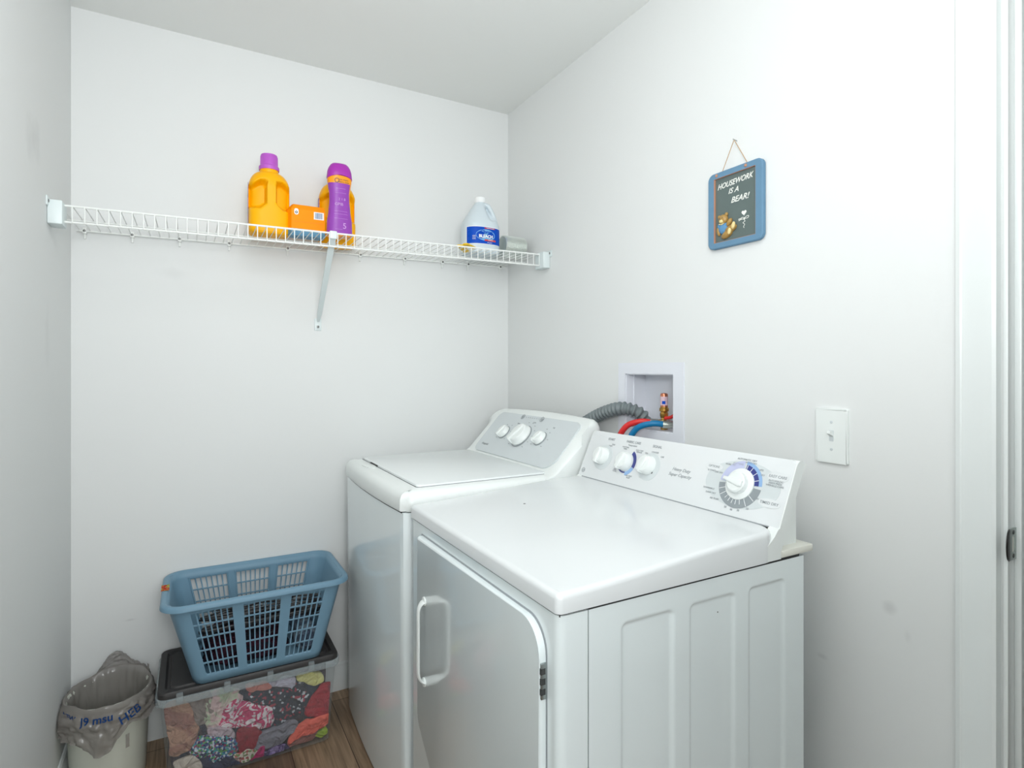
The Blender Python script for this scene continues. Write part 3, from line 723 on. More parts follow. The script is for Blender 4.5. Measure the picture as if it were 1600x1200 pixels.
# top deck with scooped front edge
def deck_ring(z, g, zc=None):
    ring = []
    ys_ = [WY0+.02+(WY1-WY0-.04)*i/n for i in range(n+1)]
    r = .022
    pts = [(WX1-.02, WY0+g)]+[(WX0+r+g-r*math.sin(a), WY0+g+r-r*math.cos(a)) for a in (0, .4, .8, 1.2)]
    pts += [(front_x(y, .9)-.006+g, y) for y in ys_]
    pts += [(WX0+r+g-r*math.sin(a), WY1-g-r+r*math.cos(a)) for a in (1.2, .8, .4, 0)]+[(WX1-.02, WY1-g)]
    return [Vector((x, y, z)) for x, y in pts]
bm = loft([deck_ring(.871, .002), deck_ring(.876, 0), deck_ring(.905, .001), deck_ring(.918, .006), deck_ring(.926, .016), deck_ring(.929, .032)])
obj('top_deck', bm, M['plastic'], t, 50)
obj('deck_seam', loft([deck_ring(.866, .006), deck_ring(.873, .006)]), M['gap'], t)
fr = Fr((WX0, WY0, .929), (1, 0, 0), (0, 1, 0))
obj('lid_seam', slab(fr, rrect(.044, .036, .488, .634, .012), -.002, .0008), M['printdark'], t)
ld = obj('lid', slab(fr, rrect(.046, .038, .482, .632, .012), 0, .0065, .004, 3), M['lidwhite'], t)
# finger scoop
bm = bmesh.new(); V = []
for i in range(17):
    a = -1+2*i/16; row = []
    for j in range(9):
        b = j/8
        x = -.004+.052*b; y = .475+a*(.075-.0*b)
        dz = -.026*max(0, 1-a*a)**.8*math.sin(math.pi*min(1, .15+b*.95))*(.4+.6*b)
        row.append(bm.verts.new(fr(x+.012*(1-b), y, .0016+dz*0+(-.010*(1-b)**2))))
    V.append(row)
for A, B in zip(V, V[1:]):
    for j in range(8): bm.faces.new((A[j], A[j+1], B[j+1], B[j]))
bm.free()
obj('finger_scoop', slab(fr, ell(.026, .47, .019, .062, 32), -.004, .0016, .001), M['plastic'], t)
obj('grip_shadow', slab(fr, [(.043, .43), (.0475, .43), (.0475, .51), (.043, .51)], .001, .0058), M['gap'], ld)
# console
O = Vector((1.0, 2.13, .93)); cf = Fr(O, (0, -1, 0), (.13, 0, .14))
def cons_ring(y, s):
    # profile in X,Z, scaled about its middle
    c = Vector((1.09, 0, 1.0)); P = [(.968, .905), (.969, .918), (.976, .926), (.995, .932), (1.005, .938), (1.03, .964), (1.090, 1.030), (1.130, 1.070), (1.143, 1.081), (1.154, 1.093), (1.166, 1.096), (1.178, 1.095), (1.188, 1.088), (1.194, 1.076), (1.196, 1.06), (1.196, .905)]
    return [Vector((c.x+(x-c.x)*s, y, .905+(z-.905)*s)) for x, z in P]
# front of console sits on the plane of cf; crown bows slightly over the width
rg = []
for i in range(45):
    f = (1-math.cos(math.pi*i/44))/2; y = 2.160-.664*f; e = min(f, 1-f)
    bow = .012*(1-(2*f-1)**2); q = min(1, e/.055); rd = 1-math.sqrt(max(0, 1-(1-q)**2))
    ring = []
    for p in cons_ring(y, 1):
        k = (p.z-.905)/.193
        p.z += bow*max(0, k-.2)-.022*rd*max(0, k); p.x += .020*rd*(1 if p.x < 1.1 else -1)*(.3+k)
        ring.append(p)
    rg.append(ring)
obj('console', loft(rg), M['plastic'], t, 60)
# grey control face
bm = bmesh.new(); U = 24; Vn = 10; G = []
def cface(u, v, d):                      # front surface of the console at panel coordinates
    p = cf(u, v, d); y = p.y; i = (2.158-y)/.658*28; k = (p.z-.905)/.193
    p.z += .012*(1-((i-14)/14)**2)*max(0, k-.2); return p
outl = rrect(.034, .012, .600, .205, [.03, .05, .03, .03], 8)
cx0, cy0 = .32, .105
bm = bmesh.new(); R0 = None
for s_ in (0.02, .25, .5, .75, 1):
    ring = [bm.verts.new(cface(cx0+(x-cx0)*s_, cy0+(y-cy0)*s_, .0058)) for x, y in outl]
    if R0: 
        for k in range(len(ring)): bm.faces.new((R0[k], R0[(k+1) % len(ring)], ring[(k+1) % len(ring)], ring[k]))
    else: bm.faces.new(ring)
    R0 = ring
rim = [bm.verts.new(cface(x, y, -.004)) for x, y in outl]
for k in range(len(rim)): bm.faces.new((R0[k], R0[(k+1) % len(rim)], rim[(k+1) % len(rim)], rim[k]))
obj('control_face', bm, M['panelgrey'], t, 60)
def knob(par, f, u, v, r, h, d=0, skirt=None, bar=None, name='knob', ecc=1, shape='round'):
    o = cface(u, v, d) if f is cf else f(u, v, d)
    q = Fr(o, f.u, f.v)
    k = obj(name, lathe(q, [(r, 0), (r, h*.25), (r*.93, h*.38), (r*.86, h*.86), (r*.78, h*.97), (r*.6, h)], 40), M['plastic'], par)
    if skirt: obj('skirt', lathe(q, [(r*skirt, -.001), (r*skirt, .002), (r*skirt*.97, .003)], 40), M['knobgrey'] if skirt < 1.12 else M['ovalgrey'], k)
    if bar is not None:
        c, s = math.cos(bar), math.sin(bar); w_, l_ = r*.24, r*.98
        P = [(-l_, -w_), (l_*.5, -w_), (l_*.8, 0), (l_*.5, w_), (-l_, w_)]
        obj('grip', slab(q, [(x*c-y*s, x*s+y*c) for x, y in P], h*.3, h*1.22, .003, 3), M['plastic'], k)
    return k
knob(t, cf, .177, .110, .0265, .020, .006, 1.1, 1.2)
knob(t, cf, .313, .108, .045, .030, .006, 1.08, 1.1)
knob(t, cf, .436, .113, .0265, .020, .006, 1.1, 1.0)
wc = lambda a, b, c: cface(a, b, .0060+c)
join_text('panel_lettering', [('Hotpoint', .098, .046, .0145)], None, M['knobgrey'], t, warp=wc, shear=.1)
its = [('Water', .235, .158, .008), ('Cycle', .335, .172, .008), ('Soil', .47, .165, .008)]
for (u, v, r_, n_) in ((.177, .110, .040, 6), (.313, .108, .062, 12), (.436, .113, .042, 7)):
    for k in range(n_):
        a = math.radians(-40+260*k/(n_-1)); its.append(('-oo', u+r_*math.cos(a)*1.05, v+r_*math.sin(a), .006))
join_text('cycle_lettering', its, None, M['print'], t, warp=wc)
class _F(Fr):
    def __call__(s, a, b, c=0): return cface(a, b, .0060+c)
cfw = _F(O, (0, -1, 0), (.13, 0, .14))
bm = bmesh.new()
for u in (.229, .365): arc(cfw, u, .190, .009, .0108, 0, 360, 0, .0005, bm=bm); arc(cfw, u, .190, .003, .0052, 0, 360, 0, .0005, bm=bm)
for k in range(7): arc(cfw, .255+k*.015, .190, 0.0003, .0018, 0, 360, 0, .0005, bm=bm, n=8)
obj('status_icons', bm, M['print'], t)
obj('hinge_seam', slab(fr, [(.486, .03), (.489, .03), (.489, .64), (.486, .64)], 0, .0022), M['print'], t)
obj('hinge_cap', lathe(Fr((.985, 1.555, .931), (1, 0, 0), (0, 1, 0)), [(.005, 0), (.005, .0025), (.002, .003)], 14), M['screw'], t)

# ================= dryer =================
t = thing('clothes_dryer', 'white front-loading dryer with three small knobs and a big timer dial, nearest appliance', 'dryer', (.83, 1.12, 0))
DX0, DX1, DY0, DY1 = .520, 1.157, .765, 1.470
obj('cabinet', box((DX0+.012, DY0+.010, .012), (DX1-.012, DY1, .862), .004), M['enamel'], t)
# front with wrap-round corner
outl = [(DX0+.10, DY0+.0015), (DX0+.10, DY0+.0015)]
def fr_ring(z):
    r = .016; P = [(DX0+.058, DY0)]+[(DX0+r-r*math.sin(a), DY0+r-r*math.cos(a)) for a in [i*math.pi/12 for i in range(7)]]
    P += [(DX0+r-r*math.sin(a), DY1-r+r*math.cos(a)) for a in [math.pi/2-i*math.pi/12 for i in range(7)]]+[(DX0+.058, DY1), (DX0+.058, DY1-.02), (DX0+.03, DY1-.02), (DX0+.03, DY0+.02), (DX0+.058, DY0+.02)]
    return [Vector((x, y, z)) for x, y in P]
obj('front_shell', loft([fr_ring(.012), fr_ring(.8635)]), M['enamel'], t, 40)
# embossed side panel
xs_ = sorted(set([DX0+.0605+(DX1-DX0-.0605)*i/150 for i in range(151)])); zs_ = [.012, .3, .6, .75, .78]+[.785+.0026*i for i in range(30)]+[.8635]
rects = ((.650, .775), (.815, .940), (.980, 1.095))
def emb(x, z):
    h = 0
    for a, b in rects:
        r = .014
        dx = max(a+r-x, x-(b-r), 0); dz = max(z-(.826-r), 0); d = r-math.hypot(dx, dz)
        h = max(h, sm(-.001, .0075, d))
    return h
bm = bmesh.new(); V = [[bm.verts.new((x, DY0+.0005+.0045*emb(x, z), z)) for z in zs_] for x in xs_]
for A, B in zip(V, V[1:]):
    for j in range(len(zs_)-1): bm.faces.new((A[j], A[j+1], B[j+1], B[j]))
for A in (V[0], V[-1]):
    Bk = [bm.verts.new((v.co.x, DY0+.012, v.co.z)) for v in A]
    for j in range(len(A)-1): bm.faces.new((A[j], A[j+1], Bk[j+1], Bk[j]))
obj('side_panel', bm, M['enamel'], t, 60)
obj('panel_seam', box((DX0+.0575, DY0+.003, .012), (DX0+.061, DY0+.02, .862)), M['gap'], t)
obj('paint_chip', lathe(Fr((.895, DY0+.0049, .793), (1, 0, 0), (0, 0, 1)), [(.0013, 0), (.0012, .0004)], 10), M['gap'], t)
obj('lid_gap', box((DX0+.004, DY0+.004, .861), (DX1-.01, DY1-.004, .869)), M['gap'], t)
# lid (worktop) with raised rear
fr = Fr((0, 0, 0), (1, 0, 0), (0, 1, 0))
pts = rrect(DX0-.004, DY0-.003, 1.080, DY1+.002, [.012, .055, .02, .012], 10)
# densify so that the slope follows
def dens(P, step=.04):
    out = []
    for (a, b), (c, d) in zip(P, P[1:]+P[:1]):
        n_ = max(1, int(math.hypot(c-a, d-b)/step))
        for i in range(n_): out.append((a+(c-a)*i/n_, b+(d-b)*i/n_))
    return out
pts = dens(pts); ztop = lambda x: .900+.030*sm(DX0-.05, 1.09, x)
rg = []
for g, dz in ((0, None), (0, -.010), (.0012, -.006), (.0035, -.0028), (.007, -.0006), (.012, 0)):
    c = (.8, 1.117); ring = []
    for i, (x, y) in enumerate(pts):
        a = Vector(pts[i-1]); b = Vector(pts[(i+1) % len(pts)]); tn = (b-a).normalized(); nx, ny = -tn.y, tn.x
        X, Y = x+nx*g, y+ny*g
        ring.append(Vector((X, Y, .868 if dz is None else ztop(x)+dz)))
    rg.append(ring)
bm = loft(rg, cap=False); 
vs = [v for v in bm.verts]; n_ = len(pts); top = vs[-n_:]; bot_ = vs[:n_]; bm.faces.new(bot_[::-1])
tf = bm.faces.new(top); bmesh.ops.triangulate(bm, faces=[tf])
obj('worktop', bm, M['enamel_top'], t, 50)
obj('paint_chip', lathe(Fr((.762, 1.28, ztop(.762)-.0002), (1, 0, 0), (0, 1, 0)), [(.004, 0), (.003, .0006)], 8), M['gap'], t)
# console
O = Vector((1.075, 1.470, .930)); cd = Fr(O, (0, -1, 0), (.062, 0, .138))
def dring(y, k=0):
    P = [(1.0755, .931), (1.080, .9315), (1.1385, 1.0605), (1.1425, 1.066), (1.149, 1.069), (1.158, 1.066), (1.160, 1.058), (1.160, .88), (1.0755, .88)]
    return [Vector((x, y, z)) for x, z in P]
bm = slab(cd, rrect(0, .001, .704, .1515, [.002, .002, .010, .016], 8), -.012, .002, .0018, 3)
obj('control_face', bm, M['enamel_top'], t)
bm = bmesh.new()
poly = [(1.082, .884), (1.160, .884), (1.160, 1.045), (1.152, 1.056), (1.140, 1.056)]
loft([[Vector((x, y, z)) for x, z in poly] for y in (DY0+.020, DY1-.006)], bm)
obj('console_housing', bm, M['plastic'], t, 30)
def side_trim(y0_, y1_):
    P = [(1.003, .8685), (1.004, .874), (1.008, .884), (1.016, .891), (1.030, .898), (1.046, .908), (1.058, .918), (1.066, .927), (1.070, .931), (1.074, .932), (1.131, 1.058), (1.137, 1.0655), (1.144, 1.068), (1.153, 1.066), (1.158, 1.056), (1.078, .884), (1.078, .8685)]
    bm = bmesh.new(); A = [bm.verts.new((x, y0_, z)) for x, z in P]; B = [bm.verts.new((x, y1_, z)) for x, z in P]
    bm.faces.new(A); bm.faces.new(B[::-1])
    for i in range(len(P)): bm.faces.new((A[i], B[i], B[(i+1) % len(P)], A[(i+1) % len(P)]))
    return bm
obj('end_trim', side_trim(DY0-.002, DY0+.022), M['plastic'], t, 40)
obj('end_trim', side_trim(DY1-.018, DY1+.001), M['plastic'], t, 40)
obj('rear_flange', box((1.079, DY0-.003, .8695), (1.186, DY0+.06, .8850), .003), M['cream'], t)
obj('console_seam', slab(cd, [(0, -.0015), (.704, -.0015), (.704, .0012), (0, .0012)], -.003, .0018), M['print'], t)
cdf = Fr(cd(0, 0, .002), cd.u, cd.v)
# three selector knobs
for (u, v, a, sk) in ((.0850, .0750, 1.45, 1.42), (.1915, .0722, 1.15, 1.30), (.2835, .0752, 1.1, 1.42)):
    bm = lathe(Fr(cdf(u+.004, v-.003, 0), cdf.u, cdf.v), [(.028*sk, 0), (.028*sk, .0006), (.0275*sk, .0007)], 48)
    if u != .1915: obj('knob_field', bm, M['ovalgrey'], t)
    else: bm.free()
    knob(t, cdf, u, v, .0275, .022, .0007, None, a)
bm = arc(cdf, .1935, .0712, .029, .040, -20, 62, 0, .0010); kb = obj('temperature_arc', bm, M['navy'], t)
obj('temperature_arc', arc(cdf, .1935, .0712, .029, .040, -75, -22, 0, .0010), M['sky'], t)
obj('temperature_arc', arc(cdf, .1935, .0712, .0285, .0325, -160, -75, 0, .0010), M['navy'], t)
obj('signal_dot', arc(cdf, .305, .0575, .0003, .003, 0, 360, 0, .0012), M['printdark'], t)
# logo badge
bm = arc(cdf, .0165, .0195, .0062, .0076, 0, 360, 0, .0006); ba = obj('round_badge', bm, M['print'], t)
text('badge_lettering', 'GE', cdf, .0165, .0195, .0085, M['print'], ba, shear=.25)
join_text('knob_titles', [('START', .100, .1308, .0105), ('FABRIC CARE', .198, .1325, .0100), ('SIGNAL', .295, .1310, .0105)], cdf, M['print'], t, bold=.0001)
join_text('small_lettering', [('Temperature', .198, .1225, .007), ('COTTONS\nHIGH', .172, .112, .006), ('EASY CARE\nMEDIUM', .233, .109, .006), ('DELI-\nCATES', .158, .041, .006), ('NO HEAT\nFLUFF', .222, .031, .006),
          ('ON', .262, .108, .007), ('LOUDER', .294, .1145, .007), ('OFF', .325, .105, .007), ('START', .104, .110, .006), ('PUSH', .116, .1155, .006)], cdf, M['print'], t)
join_text('capacity_lettering', [('Heavy Duty', .402, .0805, .0125), ('Super Capacity', .402, .0660, .0125)], cdf, M['print'], t, shear=.35)
# big timer dial
ou, ov = .5865, .0762
obj('dial_field', slab(cdf, ell(ou, ov, .100, .0555, 64), 0, .0007), M['ovalgrey'], t)
obj('field_cutout', slab(cdf, ell(.672, .1085, .026, .011, 32), .0007, .0010), M['enamel_top'], t)
obj('field_cutout', slab(cdf, ell(.668, .0480, .028, .010, 32), .0007, .0010), M['enamel_top'], t)
obj('field_cutout', slab(cdf, ell(.500, .1060, .026, .010, 32), .0007, .0010), M['enamel_top'], t)
A = dict(d0=.0007, d1=.0014)
obj('lavender_arc', arc(cdf, ou-.002, ov, .036, .0555, 92, 178, sx=1.0, **A), M['lavender'], t)
obj('navy_arc', arc(cdf, ou-.002, ov, .036, .048, 4, 84, **A), M['navy'], t)
obj('light_blue_arc', arc(cdf, ou-.002, ov, .048, .056, 4, 86, **A), M['sky'], t)
obj('grey_arc', arc(cdf, ou-.002, ov, .036, .0565, 184, 356, n=40, **A), M['segmentgrey'], t)
bm = bmesh.new()
for a in (20, 42, 62, 80, 200, 216, 232, 246, 259, 272, 286, 303, 325):
    ca, sa = math.cos(math.radians(a)), math.sin(math.radians(a)); r0_, r1_ = (.036, .048) if a < 90 else (.036, .0555 if a in (200, 216, 303, 325) else .048)
    P = [(ou-.002+ca*r0_-sa*.0006, ov+sa*r0_+ca*.0006), (ou-.002+ca*r0_+sa*.0006, ov+sa*r0_-ca*.0006), (ou-.002+ca*r1_+sa*.0006, ov+sa*r1_-ca*.0006), (ou-.002+ca*r1_-sa*.0006, ov+sa*r1_+ca*.0006)]
    slab(cdf, P, .0014, .0018, bm=bm)
obj('dial_ticks', bm, M['white'], t)
q = Fr(cdf(ou-.002, ov, .0012), cdf.u, cdf.v)
dk = obj('timer_dial', lathe(q, [(.037, 0), (.037, .003), (.034, .0045), (.030, .005), (.0255, .006), (.0240, .017), (.021, .0200), (.013, .0208)], 56), M['plastic'], t)
a = math.radians(172); c, s = math.cos(a), math.sin(a)
P = [(.032, -.004), (-.014, -.009), (-.021, -.006), (-.021, .006), (-.014, .009), (.032, .004)]
obj('grip', slab(q, [(-x*-c-y*s, -x*-s+y*c) for x, y in P], .010, .025, .004, 3), M['plastic'], dk)
obj('pointer', slab(q, [(-.034, -.003), (-.028, -.005), (-.029, -.001)], .004, .0062), M['printdark'], dk)
join_text('dial_titles', [('OPTIONS', .500, .1065, .0078), ('EASY CARE', .672, .1085, .0088), ('TIMED DRY', .668, .0480, .0088), ], cdf, M['print'], t, d=.0012, bold=.0001)
join_text('dial_lettering', [('MORE DRY', .545, .118, .006), ('COTTONS', .565, .1225, .006), ('AUTOMATIC DRY', .585, .1355, .0065), ('MORE DRY', .598, .1290, .006), ('LESS', .628, .117, .006), ('DRY', .634, .106, .006), ('& START', .4965, .096, .006), ('LESS DRY', .518, .094, .006),
          ('AUTOMATIC\nPERM PRESS\nWRINKLE CARE', .670, .093, .0062), ('DEWRINKLE', .503, .052, .006), ('DAMP DRY', .512, .042, .006), ('AIR FLUFF', .527, .030, .006), ('50', .563, .0175, .007), ('40', .580, .0145, .007), ('30', .598, .0165, .007), ('20', .620, .025, .007), ('10 MIN', .633, .052, .0055)], cdf, M['print'], t, d=.0012)
# door
ff = WF(DY1, 0, DX0-.0002)               # u = distance from the left edge of the front, v = height
Ld, Rd, Td, Bd = .079, .667, .838, .20
door = [(Ld+.010, .345), (Ld+.03, .330)]
outl = [(Rd, Bd), (Rd, Td-.055)]+[(Rd-.055+.055*math.cos(a), Td-.055+.055*math.sin(a)) for a in [i*math.pi/20 for i in range(1, 11)]]
outl += [(Ld+.006, Td), (Ld, Td-.006), (Ld, .395), (Ld+.003, .375), (Ld+.012, .357), (Ld+.20, Bd)]
outl2 = [(x+(.004 if x > .3 else -.004), y+(.004 if y > .5 else -.004)) for x, y in outl]
obj('door_gap', slab(ff, outl2, -.001, .0006), M['print'], t)
dr = obj('door', slab(ff, outl, .0005, .014, .0065, 4), M['enamel'], t)
hf = WF(DY1, 0, DX0-.0142)
hy = 1.334
bm = bmesh.new(); hp_ = [(.5062, .690), (.499, .687), (.4925, .679), (.4895, .667), (.489, .645), (.489, .535), (.4895, .513), (.4925, .501), (.499, .493), (.5062, .490)]
hp_ = spline([(x, hy, z) for x, z in hp_], 4); rg = []
for i, p in enumerate(hp_):
    tn = (hp_[min(i+1, len(hp_)-1)]-hp_[max(i-1, 0)]).normalized(); nr = Vector((0, 1, 0)).cross(tn); e = min(i, len(hp_)-1-i)
    wy = .008+.004*sm(10, 0, e)
    rg.append([p+Vector((0, wy*math.cos(a), 0))+nr*.0036*math.sin(a) for a in [2*math.pi*k/12 for k in range(12)]])
hd = obj('handle', loft(rg), M['plastic'], dr)
for z in (.690, .490):
    obj('handle_foot', slab(hf, ell(DY1-hy, z, .011, .011, 20), 0, .004, .0015), M['plastic'], hd)
for z in (.745, .30):
    h = obj('hinge', box((DX0-.012, DY1-Rd-.004, z-.030), (DX0-.001, DY1-Rd+.0055, z+.030), .001), M['steel'], dr)
    bm = bmesh.new()
    for k in range(3): box((DX0-.013, DY1-Rd-.0045, z-.022+k*.017), (DX0-.004, DY1-Rd-.0005, z-.012+k*.017), bm=bm)
    obj('hinge_slots', bm, M['gap'], h)

# ================= waste bin and bag =================
bx, by = -.222, 2.140
t = thing('waste_bin', 'round white plastic waste bin in the left corner lined with a grey bag', 'waste bin', (bx, by, 0))
fr = Fr((bx, by, 0), (1, 0, 0), (0, 1, 0))
obj('bin_body', lathe(fr, [(.088, .002), (.094, .004), (.097, .012), (.108, .262), (.112, .265), (.112, .272), (.106, .274), (.103, .268), (.092, .012), (.05, .010)], 56), M['bin'], t)
t = thing('bin_liner_bag', 'crumpled grey plastic bag with blue writing draped over the waste bin', 'plastic bag', (bx, by, .27))
N = 144; rows = []
def ln_(th):
    d = math.degrees(th) % 360
    base_ = .066+.026*math.cos(math.radians(d-275))+.028*math.sin(3*th+.6)+.014*math.sin(7*th)
    return base_-.05*sm(15, 60, d)*(1-sm(150, 185, d))
for j in range(46):
    ring = []
    for k in range(N):
        th = 2*math.pi*k/N; ll = ln_(th); nz_ = Vector((math.cos(th)*3.2, math.sin(th)*3.2, j*.09))
        lift = .012*noise.noise(Vector((math.cos(th)*2, math.sin(th)*2, 5)))+.016*sm(20, 50, math.degrees(th) % 360)*(1-sm(95, 125, math.degrees(th) % 360))
        if j < 18:
            f = j/17; z = .05+(.276+lift-.05)*f; r = .088+.014*f-.012*abs(noise.noise(nz_*1.5))*(1.2-f*.6)-.004*abs(noise.noise(nz_*5))
            if f > .9: r += .006*(f-.9)/.1
        elif j < 23:
            f = (j-17)/5; z = .276+lift+.005*math.sin(f*math.pi)-.003*f; r = .108+.008*f
        else:
            f = (j-22)/23; z = .273+lift-ll*f
            r = .1165+.006*f+.016*abs(noise.noise(nz_*1.3+Vector((3, 1, 0))))*sm(0, .3, f)+.009*abs(noise.noise(nz_*3.1))*sm(0, .2, f)+.004*noise.noise(nz_*8)*sm(0, .2, f)
            d = math.degrees(th) % 360
            lobe = math.exp(-((d-205)/22)**2); r += .022*lobe*math.sin(min(1, f*1.3)*math.pi*.8)
        X, Y = bx+r*math.cos(th), by+r*math.sin(th)
        X = max(X, L+.004); Y = min(Y, D-.018); X = min(X, -.092)
        ring.append(Vector((X, Y, z)))
    rows.append(ring)
o = obj('bag_film', loft(rows, cap=False), M['bag'], t, 80)
bagp = lambda th, z, g=.004: Vector((bx+(.128+g)*math.cos(th), by+(.128+g)*math.sin(th), z))
# ribbon handle ears
bm = bmesh.new()
for (th, z0_, z1_, w_) in ((math.radians(28), .268, .305, .006), (math.radians(296), .185, .145, .005)):
    rr_ = .113 if z1_ > z0_ else .131
    V = [bm.verts.new((bx+rr_*math.cos(th+s*w_/rr_), by+rr_*math.sin(th+s*w_/rr_), z)) for z in (z0_, z1_) for s in (-1, 1)]
    bm.faces.new((V[0], V[1], V[3], V[2]))
o = obj('bag_ear', bm, M['bag'], t)
def bagwarp(th0, zc, flip=1, rot=0):
    def f(a, b, c):
        a2, b2 = a*math.cos(rot)-b*math.sin(rot), a*math.sin(rot)+b*math.cos(rot)
        th = th0+a2/.125; rr_ = .1262+.010*sm(.26, .20, zc+b2)
        return Vector((bx+rr_*math.cos(th)+c*0, by+rr_*math.sin(th), zc+b2))
    return f
text('bag_lettering', 'J9 msu', None, 0, 0, .030, M['bluetext'], t, warp=bagwarp(math.radians(262), .250), bold=.0006)
text('bag_lettering', 'NEW', None, 0, 0, .020, M['bluetext'], t, warp=bagwarp(math.radians(226), .262, rot=-.2), bold=.0004)
text('bag_lettering', 'HEB', None, 0, 0, .034, M['bluetext'], t, warp=bagwarp(math.radians(300), .238, rot=.3), bold=.0004)

# ================= storage tote with clothes =================
tx0, tx1, ty0, ty1 = -.060, .412, 1.985, 2.250      # base
ux0, ux1, uy0, uy1 = -.082, .432, 1.972, 2.272      # under the rim
t = thing('storage_tote', 'clear plastic storage tote with black lid, packed with folded clothes', 'storage tote', (.17, 2.12, 0))
rg = []
for f in (0, .02, .5, 1):
    g = .006*(1-min(1, f/.02)) if f < .02 else 0
    lp = lambda a, b: a+(b-a)*f
    rg.append([Vector((x, y, .004+.268*f)) for x, y in rrect(lp(tx0, ux0)+g, lp(ty0, uy0)+g, lp(tx1, ux1)-g, lp(ty1, uy1)-g, .022, 5)])
bm = loft(rg, cap=False); bm.verts.ensure_lookup_table(); n_ = len(rg[0]); bm.faces.new([bm.verts[i] for i in range(n_)][::-1])
obj('tote_body', bm, M['clear'], t, 50)
def prring(x0, y0, x1, y1, r, prof):
    """closed band around a rounded rectangle; prof = (outward, z)"""
    return [[Vector((x, y, z)) for x, y in rrect(x0-g, y0-g, x1+g, y1+g, r+g, 5)] for g, z in prof]
bm = loft(prring(ux0, uy0, ux1, uy1, .022, [(0, .264), (.010, .263), (.012, .267), (.012, .283), (.009, .285), (0, .283), (0, .264)]), cap=False)
rim = obj('tote_rim', bm, M['clearrim'], t, 40)
for x in (-.030, .098, .222, .348): obj('lid_latch', box((x-.009, uy0-.0145, .268), (x+.009, uy0+.002, .297), .0015), M['clearrim'], rim)
lp_ = [Vector((x, y, 0)) for x, y in rrect(ux0-.006, uy0-.004, ux1+.006, uy1+.006, .022, 5)]
def lring(g, z): return [Vector((x, y, z)) for x, y in rrect(ux0-.006+g, uy0-.004+g, ux1+.006-g, uy1+.006-g, .022, 5)]
obj('tote_lid', loft([lring(.004, .280), lring(0, .284), lring(0, .298), lring(.003, .302), lring(.018, .302), lring(.024, .295), lring(.030, .295), lring(.034, .301), lring(.05, .301)]), M['lid'], t, 40)

def pillow(name, pts, m, y, th, label, seed, folds=.006, bend=1.0):
    """a garment pressed behind the tote wall: inflated outline with folds"""
    cx = sum(p[0] for p in pts)/len(pts); cz = sum(max(p[1], .012) for p in pts)/len(pts)
    P = [Vector((x, 0, max(z, .012))) for x, z in pts]; n = len(P); ring0 = []
    for i in range(n):
        for k in range(8):
            tt = k/8; a, b, c, d = P[i-1], P[i], P[(i+1) % n], P[(i+2) % n]
            q = .5*((2*b)+(c-a)*tt+(2*a-5*b+4*c-d)*tt*tt+(3*b-a-3*c+d)*tt**3)
            jn = Vector((q.x*40, q.z*40, seed*3.1)); q.x += .009*noise.noise(jn); q.z += .009*noise.noise(jn+Vector((9, 9, 9))); q.z = max(q.z, .010); q.x = min(max(q.x, -.055-.02*q.z/.27), .405+.02*q.z/.27); ring0.append(q)
    bm = bmesh.new(); rows = []; K = 12
    ang = seed*1.7
    def fold(x, z):
        v = Vector((x*22+seed*9, z*22, seed)); w_ = noise.noise(v)
        return folds*(math.sin((x*math.cos(ang)+z*math.sin(ang))*150+4*w_)*.45+w_*1.1)
    for side in (1, -1):
        for j in range(K+1):
            s_ = math.cos(j/K*math.pi/2) if side == 1 else math.sin(j/K*math.pi/2)
            s_ = max(s_, .03); dep = math.sqrt(max(0, 1-s_*s_))
            rows.append((s_, dep, side)) if side == 1 else rows.append((s_, -dep, side))
    rows = [r for r in rows[:K+1]][::-1]+[(math.cos(j/K*math.pi/2) if j < K else .03, -math.sin(j/K*math.pi/2), -1) for j in range(1, K+1)]
    rings = []
    for s_, dep, side in rows:
        ring = []
        for q in ring0:
            x, z = cx+(q.x-cx)*s_, cz+(q.z-cz)*s_
            yy = y-th*.5*(abs(dep)**.6)*(1 if dep >= 0 else -1)+(.4*folds+abs(fold(x, z))*1.3)*max(dep, 0)
            ymin = 1.990-.013*max(z, 0)/.27+.0015
            ring.append(Vector((x, max(yy, ymin+0.0), z)))
        rings.append(ring)
    o = obj(name, loft(rings, bm), m, None, 80); return tag(o, label, 'clothing', None)
